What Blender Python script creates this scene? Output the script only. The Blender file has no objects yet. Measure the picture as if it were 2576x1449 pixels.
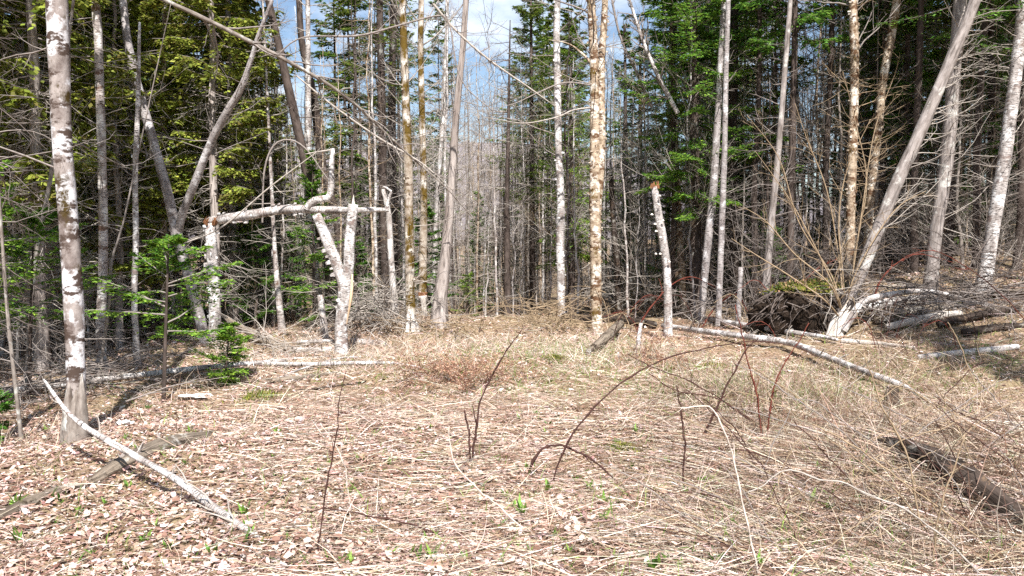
import bpy, math, random
import numpy as np
from mathutils import Vector

# ------------------------------------------------------------------ camera, sky, sun, exposure
sc = bpy.context.scene
COL = sc.collection
CAM_H, PITCH, HFOV = 1.6, math.radians(3.5), math.radians(65.0)
cam_d = bpy.data.cameras.new('camera')
cam_d.sensor_width = 36.0
cam_d.lens = 18.0 / math.tan(HFOV / 2)
cam_d.clip_start, cam_d.clip_end = 0.05, 6000
cam = bpy.data.objects.new('camera', cam_d)
cam.location = (0, 0, CAM_H)
cam.rotation_euler = (math.pi / 2 - PITCH, 0, 0)
COL.objects.link(cam)
sc.camera = cam

SUN_EL, SUN_AZ = math.radians(53), math.radians(170)      # azimuth clockwise from +Y: behind the camera, a little right
w = bpy.data.worlds.new('World'); sc.world = w; w.use_nodes = True
nt = w.node_tree; nt.nodes.clear()
wo = nt.nodes.new('ShaderNodeOutputWorld'); bg = nt.nodes.new('ShaderNodeBackground')
sky = nt.nodes.new('ShaderNodeTexSky'); sky.sky_type = 'NISHITA'; sky.sun_disc = False
sky.sun_elevation = SUN_EL; sky.sun_rotation = SUN_AZ
sky.air_density = 1.0; sky.dust_density = 0.6; sky.ozone_density = 1.0
tc = nt.nodes.new('ShaderNodeTexCoord'); mp = nt.nodes.new('ShaderNodeMapping')
mp.inputs['Scale'].default_value = (1.0, 1.0, 2.6)
nz = nt.nodes.new('ShaderNodeTexNoise'); nz.inputs['Scale'].default_value = 2.3
nz.inputs['Detail'].default_value = 7; nz.inputs['Roughness'].default_value = 0.58
cr = nt.nodes.new('ShaderNodeValToRGB')
cr.color_ramp.elements[0].position = 0.53; cr.color_ramp.elements[0].color = (0, 0, 0, 1)
cr.color_ramp.elements[1].position = 0.74; cr.color_ramp.elements[1].color = (1, 1, 1, 1)
mx = nt.nodes.new('ShaderNodeMix'); mx.data_type = 'RGBA'
mx.inputs[7].default_value = (9.5, 9.7, 10.0, 1)
L = nt.links.new
L(tc.outputs['Generated'], mp.inputs['Vector']); L(mp.outputs[0], nz.inputs['Vector'])
L(nz.outputs['Fac'], cr.inputs['Fac']); L(cr.outputs['Color'], mx.inputs[0])
L(sky.outputs['Color'], mx.inputs[6]); L(mx.outputs[2], bg.inputs['Color']); L(bg.outputs[0], wo.inputs['Surface'])
bg.inputs['Strength'].default_value = 0.078

sl = bpy.data.lights.new('sun', 'SUN'); sl.energy = 5.0; sl.angle = math.radians(0.55); sl.color = (1.0, 0.975, 0.945)
so = bpy.data.objects.new('sun', sl); COL.objects.link(so)
sdir = Vector((math.sin(SUN_AZ) * math.cos(SUN_EL), math.cos(SUN_AZ) * math.cos(SUN_EL), math.sin(SUN_EL)))
so.rotation_euler = sdir.to_track_quat('Z', 'Y').to_euler(); so.location = (3, -20, 25)

vs = sc.view_settings
vs.view_transform = 'Standard'; vs.look = 'None'; vs.exposure = 1.1; vs.gamma = 1.0; vs.use_curve_mapping = False
sc.cycles.max_bounces = 4; sc.cycles.diffuse_bounces = 2; sc.cycles.glossy_bounces = 2
sc.cycles.transmission_bounces = 3; sc.cycles.transparent_max_bounces = 4
sc.cycles.use_denoising = False
sc.cycles.use_adaptive_sampling = True; sc.cycles.adaptive_threshold = 0.02

# ------------------------------------------------------------------ terrain height and pixel helpers
FPX = 1288.0 / math.tan(HFOV / 2)          # focal length, in photo units 2576 wide
cp, sp = math.cos(PITCH), math.sin(PITCH)
def sst(a):
    a = np.clip(a, 0, 1); return a * a * (3 - 2 * a)
def hgt(x, y):
    x = np.asarray(x, float); y = np.asarray(y, float)
    near = np.exp(-((y / 60.0) ** 2))
    z = (0.035 * np.sin(1.3 * x + 0.6 * y) + 0.03 * np.sin(0.8 * x - 1.7 * y + 1) + 0.022 * np.sin(2.9 * x + 2.3 * y + 2)
         + 0.014 * np.sin(5.1 * x - 4.3 * y) + 0.012 * np.sin(7.3 * y + 3.1 * x + 0.5)) * near
    z = z + 1.25 * sst((x - 2.6) / 6.0) * sst((y - 7.0) / 7.0)
    z = z + 0.22 * np.exp(-(((x - 3.4) / 1.5) ** 2 + ((y - 5.2) / 1.0) ** 2))
    z = z + 0.30 * np.exp(-(((x + 2.0) / 1.2) ** 2 + ((y - 13.6) / 0.9) ** 2)) + 0.2 * np.exp(-(((x - 0.5) / 1.0) ** 2 + ((y - 14.3) / 0.9) ** 2))
    drop = 0.045 * np.maximum(0, y - 14.5) * sst((8 - x) / 6.0)
    z = z - np.minimum(drop, 3.0)
    z = z - 0.25 * sst((-x - 4.0) / 4.0)
    return z
def ray(px, py):
    rx, ry = (px - 1288.0) / FPX, (724.5 - py) / FPX
    return np.array([rx, cp + ry * sp, -sp + ry * cp])
def P(px, py, d):
    r = ray(px, py); return np.array([0, 0, CAM_H]) + r * (d / r[1])
def G(px, py):
    r = ray(px, py); lo = 0.5
    prev = lo
    for d in np.arange(1.0, 70, 0.1):
        p = np.array([0, 0, CAM_H]) + r * (d / r[1])
        if p[2] < hgt(p[0], p[1]):
            a, b = prev, d
            for _ in range(20):
                m = (a + b) / 2; p = np.array([0, 0, CAM_H]) + r * (m / r[1])
                if p[2] < hgt(p[0], p[1]): b = m
                else: a = m
            return np.array([p[0], p[1], float(hgt(p[0], p[1]))])
        prev = d
    p = np.array([0, 0, CAM_H]) + r * (40 / r[1]); p[2] = float(hgt(p[0], p[1])); return p
def ppx(d): return d / FPX                  # metres per photo unit at distance d

# ------------------------------------------------------------------ materials
MATS = {}
def newmat(name, rough=0.85, spec=0.2):
    m = bpy.data.materials.new(name); m.use_nodes = True; n = m.node_tree
    b = n.nodes['Principled BSDF']; b.inputs['Roughness'].default_value = rough
    b.inputs['Specular IOR Level'].default_value = spec
    MATS[name] = m
    return m, n, b
def N(n, t, **kw):
    x = n.nodes.new(t)
    for k, v in kw.items():
        if k in x.inputs: x.inputs[k].default_value = v
        else: setattr(x, k, v)
    return x
def ramp(n, fac, stops):
    r = n.nodes.new('ShaderNodeValToRGB'); e = r.color_ramp.elements
    while len(e) < len(stops): e.new(0.5)
    for i, (p, c) in enumerate(stops):
        e[i].position = p; e[i].color = (*c, 1) if len(c) == 3 else c
    n.links.new(fac, r.inputs['Fac']); return r.outputs['Color']
def noise(n, vec, scale, detail=4, rough=0.55, vscale=None):
    if vscale:
        mpn = n.nodes.new('ShaderNodeMapping'); mpn.inputs['Scale'].default_value = vscale
        n.links.new(vec, mpn.inputs['Vector']); vec = mpn.outputs[0]
    t = N(n, 'ShaderNodeTexNoise', Scale=scale, Detail=detail, Roughness=rough)
    n.links.new(vec, t.inputs['Vector']); return t.outputs['Fac']
def mixc(n, fac, a, b, mode='MIX'):
    m = n.nodes.new('ShaderNodeMix'); m.data_type = 'RGBA'; m.blend_type = mode
    for s, v in ((0, fac), (6, a), (7, b)):
        if hasattr(v, 'is_linked'): n.links.new(v, m.inputs[s])
        elif s == 0: m.inputs[0].default_value = v
        else: m.inputs[s].default_value = (*v, 1)
    return m.outputs[2]
def bump(n, b, h, strength=0.5, dist=0.01):
    bp = N(n, 'ShaderNodeBump', Strength=strength, Distance=dist)
    n.links.new(h, bp.inputs['Height']); n.links.new(bp.outputs[0], b.inputs['Normal'])
def attr(n, name, out='Vector'):
    a = n.nodes.new('ShaderNodeAttribute'); a.attribute_name = name; return a.outputs[out]

def bark_mat(name, base, dark, lich=None, lich_amt=0.5, lent=0.0, moss=None, moss_amt=0.0, stretch=0.25, fiss=0.0, fs=30, scale=1.0, blot=None, blot_amt=0.4):
    """bk attribute: metres round the trunk (x, y) and along it (z)"""
    m, n, b = newmat(name, 0.9, 0.1)
    v = attr(n, 'bk')
    f1 = noise(n, v, 14 * scale, 5, 0.65, (1, 1, stretch))
    c = ramp(n, f1, [(0.3, dark), (0.62, base)])
    h = f1
    if lich:
        f2 = noise(n, v, 6.5 * scale, 6, 0.62, (1, 1, 0.75))
        k = ramp(n, f2, [(lich_amt, (0, 0, 0)), (lich_amt + 0.07, (1, 1, 1))])
        c = mixc(n, k, c, lich)
    if lent > 0:
        f3 = noise(n, v, 16, 3, 0.5, (1.2, 1.2, 9))
        k3 = ramp(n, f3, [(0.62 - lent * 0.1, (0, 0, 0)), (0.67 - lent * 0.1, (1, 1, 1))])
        c = mixc(n, k3, c, tuple(x * 0.3 for x in dark))
    if blot:
        f7 = noise(n, v, 5.2, 7, 0.7, (1, 1, 1.5))
        c = mixc(n, ramp(n, f7, [(1 - blot_amt - 0.03, (0, 0, 0)), (1 - blot_amt + 0.03, (1, 1, 1))]), c, blot)
    if fiss > 0:
        f4 = noise(n, v, fs, 4, 0.6, (1, 1, 0.09))
        k4 = ramp(n, f4, [(0.36, (1, 1, 1)), (0.5, (0, 0, 0))])
        fm = n.nodes.new('ShaderNodeMath'); fm.operation = 'MULTIPLY'; fm.inputs[1].default_value = fiss
        n.links.new(k4, fm.inputs[0])
        c = mixc(n, fm.outputs[0], c, tuple(x * 0.35 for x in dark)); h = f4
    if moss:
        f5 = noise(n, v, 4.0, 6, 0.7, (1, 1, 0.6))
        k5 = ramp(n, f5, [(1 - moss_amt - 0.04, (0, 0, 0)), (1 - moss_amt + 0.04, (1, 1, 1))])
        f6 = noise(n, v, 60, 2)
        c = mixc(n, k5, c, mixc(n, f6, tuple(x * 0.45 for x in moss), moss))
    n.links.new(c, b.inputs['Base Color']); bump(n, b, h, 1.0 if name in ('rotten_wood', 'dark_log', 'cedar_bark', 'furrowed_bark') else 0.7, 0.03 if name in ('rotten_wood', 'dark_log') else 0.014)
    return m

bark_mat('birch_bark', (0.50, 0.455, 0.425), (0.17, 0.14, 0.125), lich=(0.70, 0.67, 0.645), lich_amt=0.49, lent=0.75, blot=(0.20, 0.15, 0.13), blot_amt=0.40)
bark_mat('birch_bark_worn', (0.48, 0.43, 0.40), (0.17, 0.13, 0.11), lich=(0.62, 0.59, 0.555), lich_amt=0.51, lent=0.7, moss=(0.12, 0.10, 0.025), moss_amt=0.36, blot=(0.12, 0.075, 0.055), blot_amt=0.42)
bark_mat('blotched_bark', (0.33, 0.285, 0.26), (0.10, 0.07, 0.06), lich=(0.66, 0.64, 0.64), lich_amt=0.47, moss=(0.075, 0.05, 0.015), moss_amt=0.37, stretch=0.5, scale=0.8, blot=(0.07, 0.048, 0.038), blot_amt=0.46)
bark_mat('smooth_grey_bark', (0.40, 0.365, 0.35), (0.17, 0.14, 0.13), lich=(0.56, 0.535, 0.525), lich_amt=0.54, lent=0.5, blot=(0.17, 0.13, 0.115), blot_amt=0.37)
bark_mat('yellow_birch_bark', (0.52, 0.42, 0.31), (0.15, 0.09, 0.05), lich=(0.72, 0.66, 0.57), lich_amt=0.53, lent=0.3, moss=(0.15, 0.095, 0.02), moss_amt=0.38, stretch=0.8, blot=(0.12, 0.065, 0.035), blot_amt=0.46)
bark_mat('mossy_bark', (0.46, 0.40, 0.33), (0.16, 0.11, 0.07), lich=(0.66, 0.62, 0.55), lich_amt=0.56, moss=(0.15, 0.095, 0.02), moss_amt=0.47, stretch=0.7, blot=(0.10, 0.065, 0.04), blot_amt=0.42)
bark_mat('conifer_bark', (0.105, 0.08, 0.068), (0.03, 0.022, 0.018), lich=(0.25, 0.24, 0.215), lich_amt=0.62, stretch=0.4, fiss=0.4)
bark_mat('pale_conifer_bark', (0.30, 0.26, 0.225), (0.10, 0.075, 0.06), lich=(0.46, 0.45, 0.41), lich_amt=0.55, stretch=0.5, fiss=0.3)
bark_mat('cedar_bark', (0.44, 0.385, 0.35), (0.17, 0.13, 0.11), stretch=0.05, fiss=0.7, fs=38)
bark_mat('furrowed_bark', (0.36, 0.315, 0.29), (0.13, 0.105, 0.09), lich=(0.50, 0.48, 0.44), lich_amt=0.57, stretch=0.3, fiss=0.5, fs=34)
bark_mat('rotten_wood', (0.27, 0.22, 0.17), (0.06, 0.042, 0.03), lich=(0.5, 0.47, 0.42), lich_amt=0.57, blot=(0.05, 0.036, 0.026), blot_amt=0.42, stretch=0.1, fiss=0.6, fs=40, moss=(0.10, 0.10, 0.02), moss_amt=0.36)
bark_mat('dark_log', (0.07, 0.052, 0.042), (0.018, 0.013, 0.010), lich=(0.24, 0.22, 0.19), lich_amt=0.58, stretch=0.2, fiss=0.7, fs=26, blot=(0.15, 0.10, 0.065), blot_amt=0.38)
bark_mat('grey_log', (0.50, 0.46, 0.43), (0.2, 0.16, 0.14), lich=(0.68, 0.66, 0.63), lich_amt=0.53, lent=0.2, stretch=0.3)
bark_mat('raw_wood', (0.72, 0.55, 0.38), (0.45, 0.28, 0.16), stretch=0.05, fiss=0.3, fs=60)
bark_mat('weathered_wood', (0.66, 0.60, 0.54), (0.32, 0.26, 0.21), stretch=0.05, fiss=0.45, fs=55)
bark_mat('rust_wood', (0.27, 0.125, 0.06), (0.11, 0.05, 0.025), stretch=0.1, fiss=0.4, fs=50)
bark_mat('twig_grey', (0.29, 0.25, 0.225), (0.14, 0.115, 0.10), stretch=1)
bark_mat('twig_pale', (0.43, 0.385, 0.34), (0.23, 0.19, 0.155), stretch=1)
bark_mat('twig_dark', (0.15, 0.12, 0.105), (0.06, 0.048, 0.04), stretch=1)
bark_mat('twig_tan', (0.36, 0.27, 0.175), (0.19, 0.13, 0.08), stretch=1)
bark_mat('cane_dark', (0.085, 0.042, 0.034), (0.035, 0.018, 0.015), stretch=1)
bark_mat('cane_red', (0.17, 0.05, 0.034), (0.08, 0.024, 0.018), stretch=1)
bark_mat('cane_pale', (0.64, 0.55, 0.47), (0.42, 0.34, 0.28), stretch=1)
bark_mat('fungus', (0.80, 0.76, 0.68), (0.6, 0.54, 0.45), stretch=1)

def leafy(name, trans=0.25, rough=0.8, tint=(1, 1, 1), spec=0.15):
    m, n, b = newmat(name, rough, spec)
    c = attr(n, 'col', 'Color')
    c = mixc(n, 1.0, c, tint, 'MULTIPLY')
    n.links.new(c, b.inputs['Base Color'])
    if trans > 0:
        t = n.nodes.new('ShaderNodeBsdfTranslucent'); n.links.new(c, t.inputs['Color'])
        ms = n.nodes.new('ShaderNodeMixShader'); ms.inputs[0].default_value = trans
        n.links.new(b.outputs[0], ms.inputs[1]); n.links.new(t.outputs[0], ms.inputs[2])
        n.links.new(ms.outputs[0], n.nodes['Material Output'].inputs['Surface'])
    return m
leafy('needles', 0.38, 0.6, (1.5, 1.55, 1.0)); leafy('dry_leaf', 0.12, 0.75); leafy('dry_blade', 0.15, 0.8); leafy('green_leaf', 0.3, 0.5); leafy('moss_tuft', 0.1, 0.95)

def ground_mat():
    m, n, b = newmat('forest_floor', 0.95, 0.05)
    g = n.nodes.new('ShaderNodeNewGeometry').outputs['Position']
    f = noise(n, g, 0.55, 5, 0.6)
    f2 = noise(n, g, 19, 5, 0.7)
    vo = N(n, 'ShaderNodeTexVoronoi', Scale=26.0); n.links.new(g, vo.inputs['Vector'])
    litter = ramp(n, f2, [(0.28, (0.10, 0.06, 0.04)), (0.5, (0.27, 0.175, 0.115)), (0.7, (0.42, 0.31, 0.22))])
    lc = litter
    straw = ramp(n, f2, [(0.3, (0.16, 0.11, 0.06)), (0.65, (0.40, 0.31, 0.19))])
    k = ramp(n, f, [(0.42, (0, 0, 0)), (0.6, (1, 1, 1))])
    n.links.new(mixc(n, k, lc, straw), b.inputs['Base Color'])
    bump(n, b, f2, 1.0, 0.05)
ground_mat()
def plain(name, c1, c2, sc_=8, rough=0.9, bs=0.4, bd=0.02):
    m, n, b = newmat(name, rough, 0.1)
    g = n.nodes.new('ShaderNodeNewGeometry').outputs['Position']
    f = noise(n, g, sc_, 6, 0.65)
    n.links.new(ramp(n, f, [(0.32, c1), (0.66, c2)]), b.inputs['Base Color']); bump(n, b, f, bs, bd)
plain('hillside', (0.15, 0.13, 0.135), (0.30, 0.265, 0.27), 0.16, bs=1.0, bd=4.0)
plain('root_soil', (0.012, 0.009, 0.007), (0.045, 0.03, 0.021), 9, bs=1.0, bd=0.06)  # shade under the mound's overhang is put into this soil colour
plain('moss', (0.05, 0.055, 0.012), (0.17, 0.16, 0.03), 22, bs=1.0, bd=0.02)
plain('bark_scrap', (0.55, 0.52, 0.5), (0.85, 0.84, 0.83), 30)

# ------------------------------------------------------------------ mesh building
class MB:
    def __init__(s): s.v = []; s.f4 = []; s.f3 = []; s.bk = []; s.col = []; s.n = 0
    def add(s, v, f4=None, f3=None, bk=None, col=None):
        v = np.asarray(v, float).reshape(-1, 3); k = len(v)
        if f4 is not None and len(f4): s.f4.append(np.asarray(f4, int) + s.n)
        if f3 is not None and len(f3): s.f3.append(np.asarray(f3, int) + s.n)
        s.v.append(v)
        s.bk.append(np.asarray(bk, float) if bk is not None else v * 1.0)
        c = np.ones((k, 4)) if col is None else np.concatenate([np.asarray(col, float).reshape(-1, 3), np.ones((k, 1))], 1)
        s.col.append(c); s.n += k
    def mesh(s, name, mat, org=(0, 0, 0), smooth=True):
        me = bpy.data.meshes.new(name)
        v = np.concatenate(s.v) - np.asarray(org)
        f4 = np.concatenate(s.f4) if s.f4 else np.zeros((0, 4), int)
        f3 = np.concatenate(s.f3) if s.f3 else np.zeros((0, 3), int)
        me.vertices.add(len(v)); me.vertices.foreach_set('co', v.ravel().astype(np.float32))
        nl = f4.size + f3.size; npo = len(f4) + len(f3)
        me.loops.add(nl); me.polygons.add(npo)
        me.loops.foreach_set('vertex_index', np.concatenate([f4.ravel(), f3.ravel()]).astype(np.int32))
        st = np.concatenate([np.arange(len(f4)) * 4, f4.size + np.arange(len(f3)) * 3]).astype(np.int32)
        me.polygons.foreach_set('loop_start', st)
        a = me.attributes.new('bk', 'FLOAT_VECTOR', 'POINT'); a.data.foreach_set('vector', np.concatenate(s.bk).ravel().astype(np.float32))
        a = me.attributes.new('col', 'FLOAT_COLOR', 'POINT'); a.data.foreach_set('color', np.concatenate(s.col).ravel().astype(np.float32))
        me.update(calc_edges=True)
        if smooth: me.polygons.foreach_set('use_smooth', np.ones(npo, bool))
        me.materials.append(MATS[mat]); return me

def norm(a): return a / np.maximum(np.linalg.norm(a, axis=-1, keepdims=True), 1e-9)
def tubes(mb, Pt, R, k=4, cap=True, rough=0.0, rng=None, flut=0.0, lump=0.0):
    """Pt (B,n,3), R (B,n): a batch of tapered tubes"""
    Pt = np.asarray(Pt, float); R = np.asarray(R, float)
    if Pt.ndim == 2: Pt = Pt[None]; R = R[None]
    B, n, _ = Pt.shape
    T = norm(np.gradient(Pt, axis=1))
    mean = norm(Pt[:, -1] - Pt[:, 0])
    ref = np.where(np.abs(mean[:, 2:3]) > 0.75, np.array([[1.0, 0, 0]]), np.array([[0, 0, 1.0]]))[:, None, :]
    X = norm(ref - (ref * T).sum(-1, keepdims=True) * T); Y = np.cross(T, X)
    th = np.arange(k) * 2 * math.pi / k
    c, s = np.cos(th), np.sin(th)
    rr = R[:, :, None] * np.ones(k)
    if rough > 0:
        rr = rr * (1 + rough * rng.normal(0, 1, rr.shape))
    if lump > 0:
        zz = np.arange(n)[None, :, None]; ph = rng.uniform(0, 6.28, 6)
        rr = rr * (1 + lump * (np.sin(2 * th + zz * .37 + ph[0]) + .8 * np.sin(3 * th - zz * .61 + ph[1]) + .7 * np.sin(zz * .9 + ph[2] + th) + .6 * np.sin(5 * th + zz * 1.3 + ph[3])))
    if flut > 0:
        fl = np.linspace(1, 0, n)[None, :, None] ** 3
        rr = rr * (1 + flut * fl * np.maximum(0, np.sin(5 * th + 0.7)) * 1.0)
    ring = Pt[:, :, None, :] + rr[..., None] * (c[:, None] * X[:, :, None, :] + s[:, None] * Y[:, :, None, :])
    seg = np.concatenate([np.zeros((B, 1)), np.cumsum(np.linalg.norm(np.diff(Pt, axis=1), axis=2), 1)], 1)
    off = (np.arange(B) * 3.717 + Pt[:, 0, 0] * 7.3)[:, None]
    rm = R.mean(1)[:, None, None]
    bk = np.stack([np.broadcast_to(rm * c, (B, n, k)), np.broadcast_to(rm * s, (B, n, k)), np.broadcast_to((seg + off)[:, :, None], (B, n, k))], -1)
    base = (np.arange(B) * n * k)[:, None, None] + (np.arange(n - 1) * k)[None, :, None]
    j = np.arange(k)[None, None, :]; j2 = (np.arange(k) + 1) % k
    f = np.stack([base + j, base + j2[None, None], base + k + j2[None, None], base + k + j], -1).reshape(-1, 4)
    f3 = None
    if cap:
        e = (np.arange(B) * n * k + (n - 1) * k)
        f3 = np.concatenate([np.stack([e, e + i, e + i + 1], -1) for i in range(1, k - 1)])
    mb.add(ring.reshape(-1, 3), f, f3, bk.reshape(-1, 3))

def resample(pts, n):
    pts = np.asarray(pts, float)
    if len(pts) == 2: pts = np.stack([pts[0], (pts[0] + pts[1]) / 2, pts[1]])
    ext = np.vstack([2 * pts[0] - pts[1], pts, 2 * pts[-1] - pts[-2]])
    seg = np.concatenate([[0], np.cumsum(np.linalg.norm(np.diff(pts[:, :3], axis=0), axis=1))])
    out = []
    for s in np.linspace(0, seg[-1], n):
        i = min(max(np.searchsorted(seg, s, 'right') - 1, 0), len(pts) - 2)
        t = (s - seg[i]) / max(seg[i + 1] - seg[i], 1e-9)
        p0, p1, p2, p3 = ext[i], ext[i + 1], ext[i + 2], ext[i + 3]
        out.append(0.5 * (2 * p1 + (p2 - p0) * t + (2 * p0 - 5 * p1 + 4 * p2 - p3) * t * t + (3 * p1 - p0 - 3 * p2 + p3) * t ** 3))
    return np.array(out)

def grow(rng, base, d, Ln, r, up=0.0, wig=0.15, n=6, tip=0.25):
    B = len(base); d = norm(np.asarray(d, float)); pts = [np.asarray(base, float)]
    st = (np.asarray(Ln) / (n - 1))[:, None]
    cur = d
    for i in range(n - 1):
        cur = norm(cur + rng.normal(0, wig, (B, 3)) + np.array([0, 0, up]) / (n - 1))
        pts.append(pts[-1] + cur * st)
    Pt = np.stack(pts, 1)
    R = np.asarray(r)[:, None] * np.linspace(1, tip, n)[None]
    return Pt, R
def spawn(rng, Pt, R, per, lo=0.2, hi=0.98, ang=0.8, lfac=(0.25, 0.6), rf=0.6, flat=1.0):
    B, n, _ = Pt.shape
    t = rng.uniform(lo, hi, (B, per)) * (n - 1); i = np.clip(t.astype(int), 0, n - 2); fr = (t - i)[..., None]
    bi = np.arange(B)[:, None]
    base = Pt[bi, i] * (1 - fr) + Pt[bi, i + 1] * fr
    tan = norm(Pt[bi, i + 1] - Pt[bi, i])
    rv = rng.normal(0, 1, (B, per, 3)); rv[..., 2] *= flat
    side = norm(rv - (rv * tan).sum(-1, keepdims=True) * tan)
    a = rng.uniform(ang * 0.6, ang * 1.3, (B, per, 1))
    d = np.cos(a) * tan + np.sin(a) * side
    Lp = np.linalg.norm(np.diff(Pt, axis=1), axis=2).sum(1)[:, None]
    Ln = Lp * rng.uniform(*lfac, (B, per)) * (1.15 - 0.75 * t / (n - 1))
    rr = (R[bi, i] * (1 - fr[..., 0]) + R[bi, i + 1] * fr[..., 0]) * rf
    return base.reshape(-1, 3), d.reshape(-1, 3), Ln.ravel(), rr.ravel()

def leaves(mb, rng, pos, d, up, ln, wd, col, fold=0.0):
    """diamond blades: base at pos, pointing d"""
    d = norm(d); s = norm(np.cross(d, up)); u = np.cross(s, d)
    ln = ln[:, None]; wd = wd[:, None]
    mid = pos + d * ln * 0.45
    v = np.stack([pos, mid + s * wd + u * fold * wd, pos + d * ln, mid - s * wd + u * fold * wd], 1)
    B = len(pos); f = np.arange(B * 4).reshape(B, 4)
    if fold:
        f3 = np.concatenate([f[:, [0, 1, 2]], f[:, [0, 2, 3]]]); mb.add(v.reshape(-1, 3), None, f3, None, np.repeat(col, 4, 0))
    else: mb.add(v.reshape(-1, 3), f, None, None, np.repeat(col, 4, 0))

def palette(rng, n, cols, w=None, jit=0.18):
    cols = np.array(cols); i = rng.choice(len(cols), n, p=w)
    return np.clip(cols[i] * (1 + rng.normal(0, jit, (n, 1))) * (1 + rng.normal(0, 0.05, (n, 3))), 0.004, 0.95)

FIR = [(0.05, 0.12, 0.028), (0.075, 0.16, 0.034), (0.034, 0.08, 0.025), (0.11, 0.20, 0.045), (0.075, 0.115, 0.03)]
SPRUCE = [(0.085, 0.115, 0.03), (0.115, 0.15, 0.038), (0.05, 0.075, 0.025), (0.15, 0.18, 0.05)]
CEDAR = [(0.13, 0.15, 0.035), (0.17, 0.19, 0.045), (0.085, 0.10, 0.028), (0.22, 0.235, 0.065), (0.10, 0.085, 0.035)]
YFIR = [(0.14, 0.225, 0.04), (0.18, 0.275, 0.055), (0.10, 0.175, 0.04)]

def sprays(mb, rng, Pt, m=12, q=6, cols=FIR, tl=0.45, nl=(0.05, 0.085), nw=0.010, droop=0.12, lo=0.12, ang=0.85):
    """flat feathery needle sprays on branch polylines"""
    B, n, _ = Pt.shape
    Lp = np.linalg.norm(np.diff(Pt, axis=1), axis=2).sum(1)
    t = (lo + (1 - lo) * (np.arange(m)[None] + rng.uniform(0, 1, (B, m))) / m)
    ti = np.clip(t * (n - 1), 0, n - 1.001); i = ti.astype(int); fr = (ti - i)[..., None]; bi = np.arange(B)[:, None]
    base = Pt[bi, i] * (1 - fr) + Pt[bi, i + 1] * fr
    tan = norm(Pt[bi, i + 1] - Pt[bi, i])
    up = np.array([0, 0, 1.0])
    side = norm(np.cross(tan, up) + 1e-6)
    for sg in (-1, 1):
        a = ang + rng.normal(0, 0.15, (B, m, 1))
        d = norm(np.cos(a) * tan + sg * np.sin(a) * side + rng.normal(0, 0.12, (B, m, 3)) - np.array([0, 0, droop]))
        tlen = np.maximum(0.06, Lp[:, None] * tl * (1.02 - t) * rng.uniform(0.6, 1.15, (B, m)) + 0.04)
        u = (np.arange(q)[None, None] + rng.uniform(0, 1, (B, m, q))) / q
        pos = base[:, :, None] + d[:, :, None] * (u * tlen[..., None])[..., None]
        pos[..., 2] -= (u ** 2) * tlen[..., None] * droop * 1.2
        s2 = norm(np.cross(d, up) + 1e-6)[:, :, None]
        sgn = np.where(np.arange(q) % 2 == 0, 1, -1)[None, None, :, None]
        aa = rng.uniform(0.2, 0.9, (B, m, q, 1))
        dd = np.cos(aa) * d[:, :, None] + sgn * np.sin(aa) * s2 + rng.normal(0, 0.18, (B, m, q, 3))
        K = B * m * q
        leaves(mb, rng, pos.reshape(-1, 3), dd.reshape(-1, 3), norm(np.array([[0, 0, 1.0]]) + rng.normal(0, 0.45, (K, 3))),
               rng.uniform(*nl, K), np.full(K, nw) * rng.uniform(0.7, 1.4, K), palette(rng, K, cols))

# ------------------------------------------------------------------ scene objects
def link(o, parent=None):
    COL.objects.link(o)
    if parent is not None: o.parent = parent
    return o
def tag(o, label=None, cat=None, group=None, kind=None):
    if label: o['label'] = label
    if cat: o['category'] = cat
    if group: o['group'] = group
    if kind: o['kind'] = kind
    return o
def thing(name, label, cat, loc=(0, 0, 0), group=None):
    o = bpy.data.objects.new(name, None); o.location = tuple(float(a) for a in loc); o.empty_display_size = 0.1
    return tag(link(o), label, cat, group)
def part(name, mb, mat, parent, org=None, smooth=True):
    org = parent.location if org is None else org
    me = mb.mesh(name, mat, np.array(org), smooth)
    return link(bpy.data.objects.new(name, me), parent)
def solo(name, mb, mat, loc, label, cat, group=None, kind=None, smooth=True):
    me = mb.mesh(name, mat, np.asarray(loc, float), smooth)
    o = link(bpy.data.objects.new(name, me)); o.location = tuple(float(a) for a in loc)
    return tag(o, label, cat, group, kind)

# ---------------- the ground
def axis(lo, hi, fine_lo, fine_hi, step, g=1.16):
    a = list(np.arange(fine_lo, fine_hi, step)); s = step; x = a[-1]
    while x < hi: s *= g; x += s; a.append(min(x, hi))
    s = step; x = a[0]
    while x > lo: s *= g; x -= s; a.insert(0, max(x, lo))
    return np.array(a)
xs = axis(-2500, 2500, -11, 13, 0.16); ys = axis(-200, 3000, 1.5, 19, 0.15)
XX, YY = np.meshgrid(xs, ys); rg = np.random.default_rng(1)
ZZ = hgt(XX, YY) + rg.normal(0, 0.008, XX.shape) * (np.abs(XX) < 14) * (YY < 22)
mb = MB(); nx, ny = len(xs), len(ys)
idx = np.arange(nx * ny).reshape(ny, nx)
mb.add(np.stack([XX, YY, ZZ], -1).reshape(-1, 3), np.stack([idx[:-1, :-1], idx[:-1, 1:], idx[1:, 1:], idx[1:, :-1]], -1).reshape(-1, 4))
ground = solo('ground', mb, 'forest_floor', (0, 0, 0), 'leaf covered floor of the clearing and the wood', 'ground', kind='structure')

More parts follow.
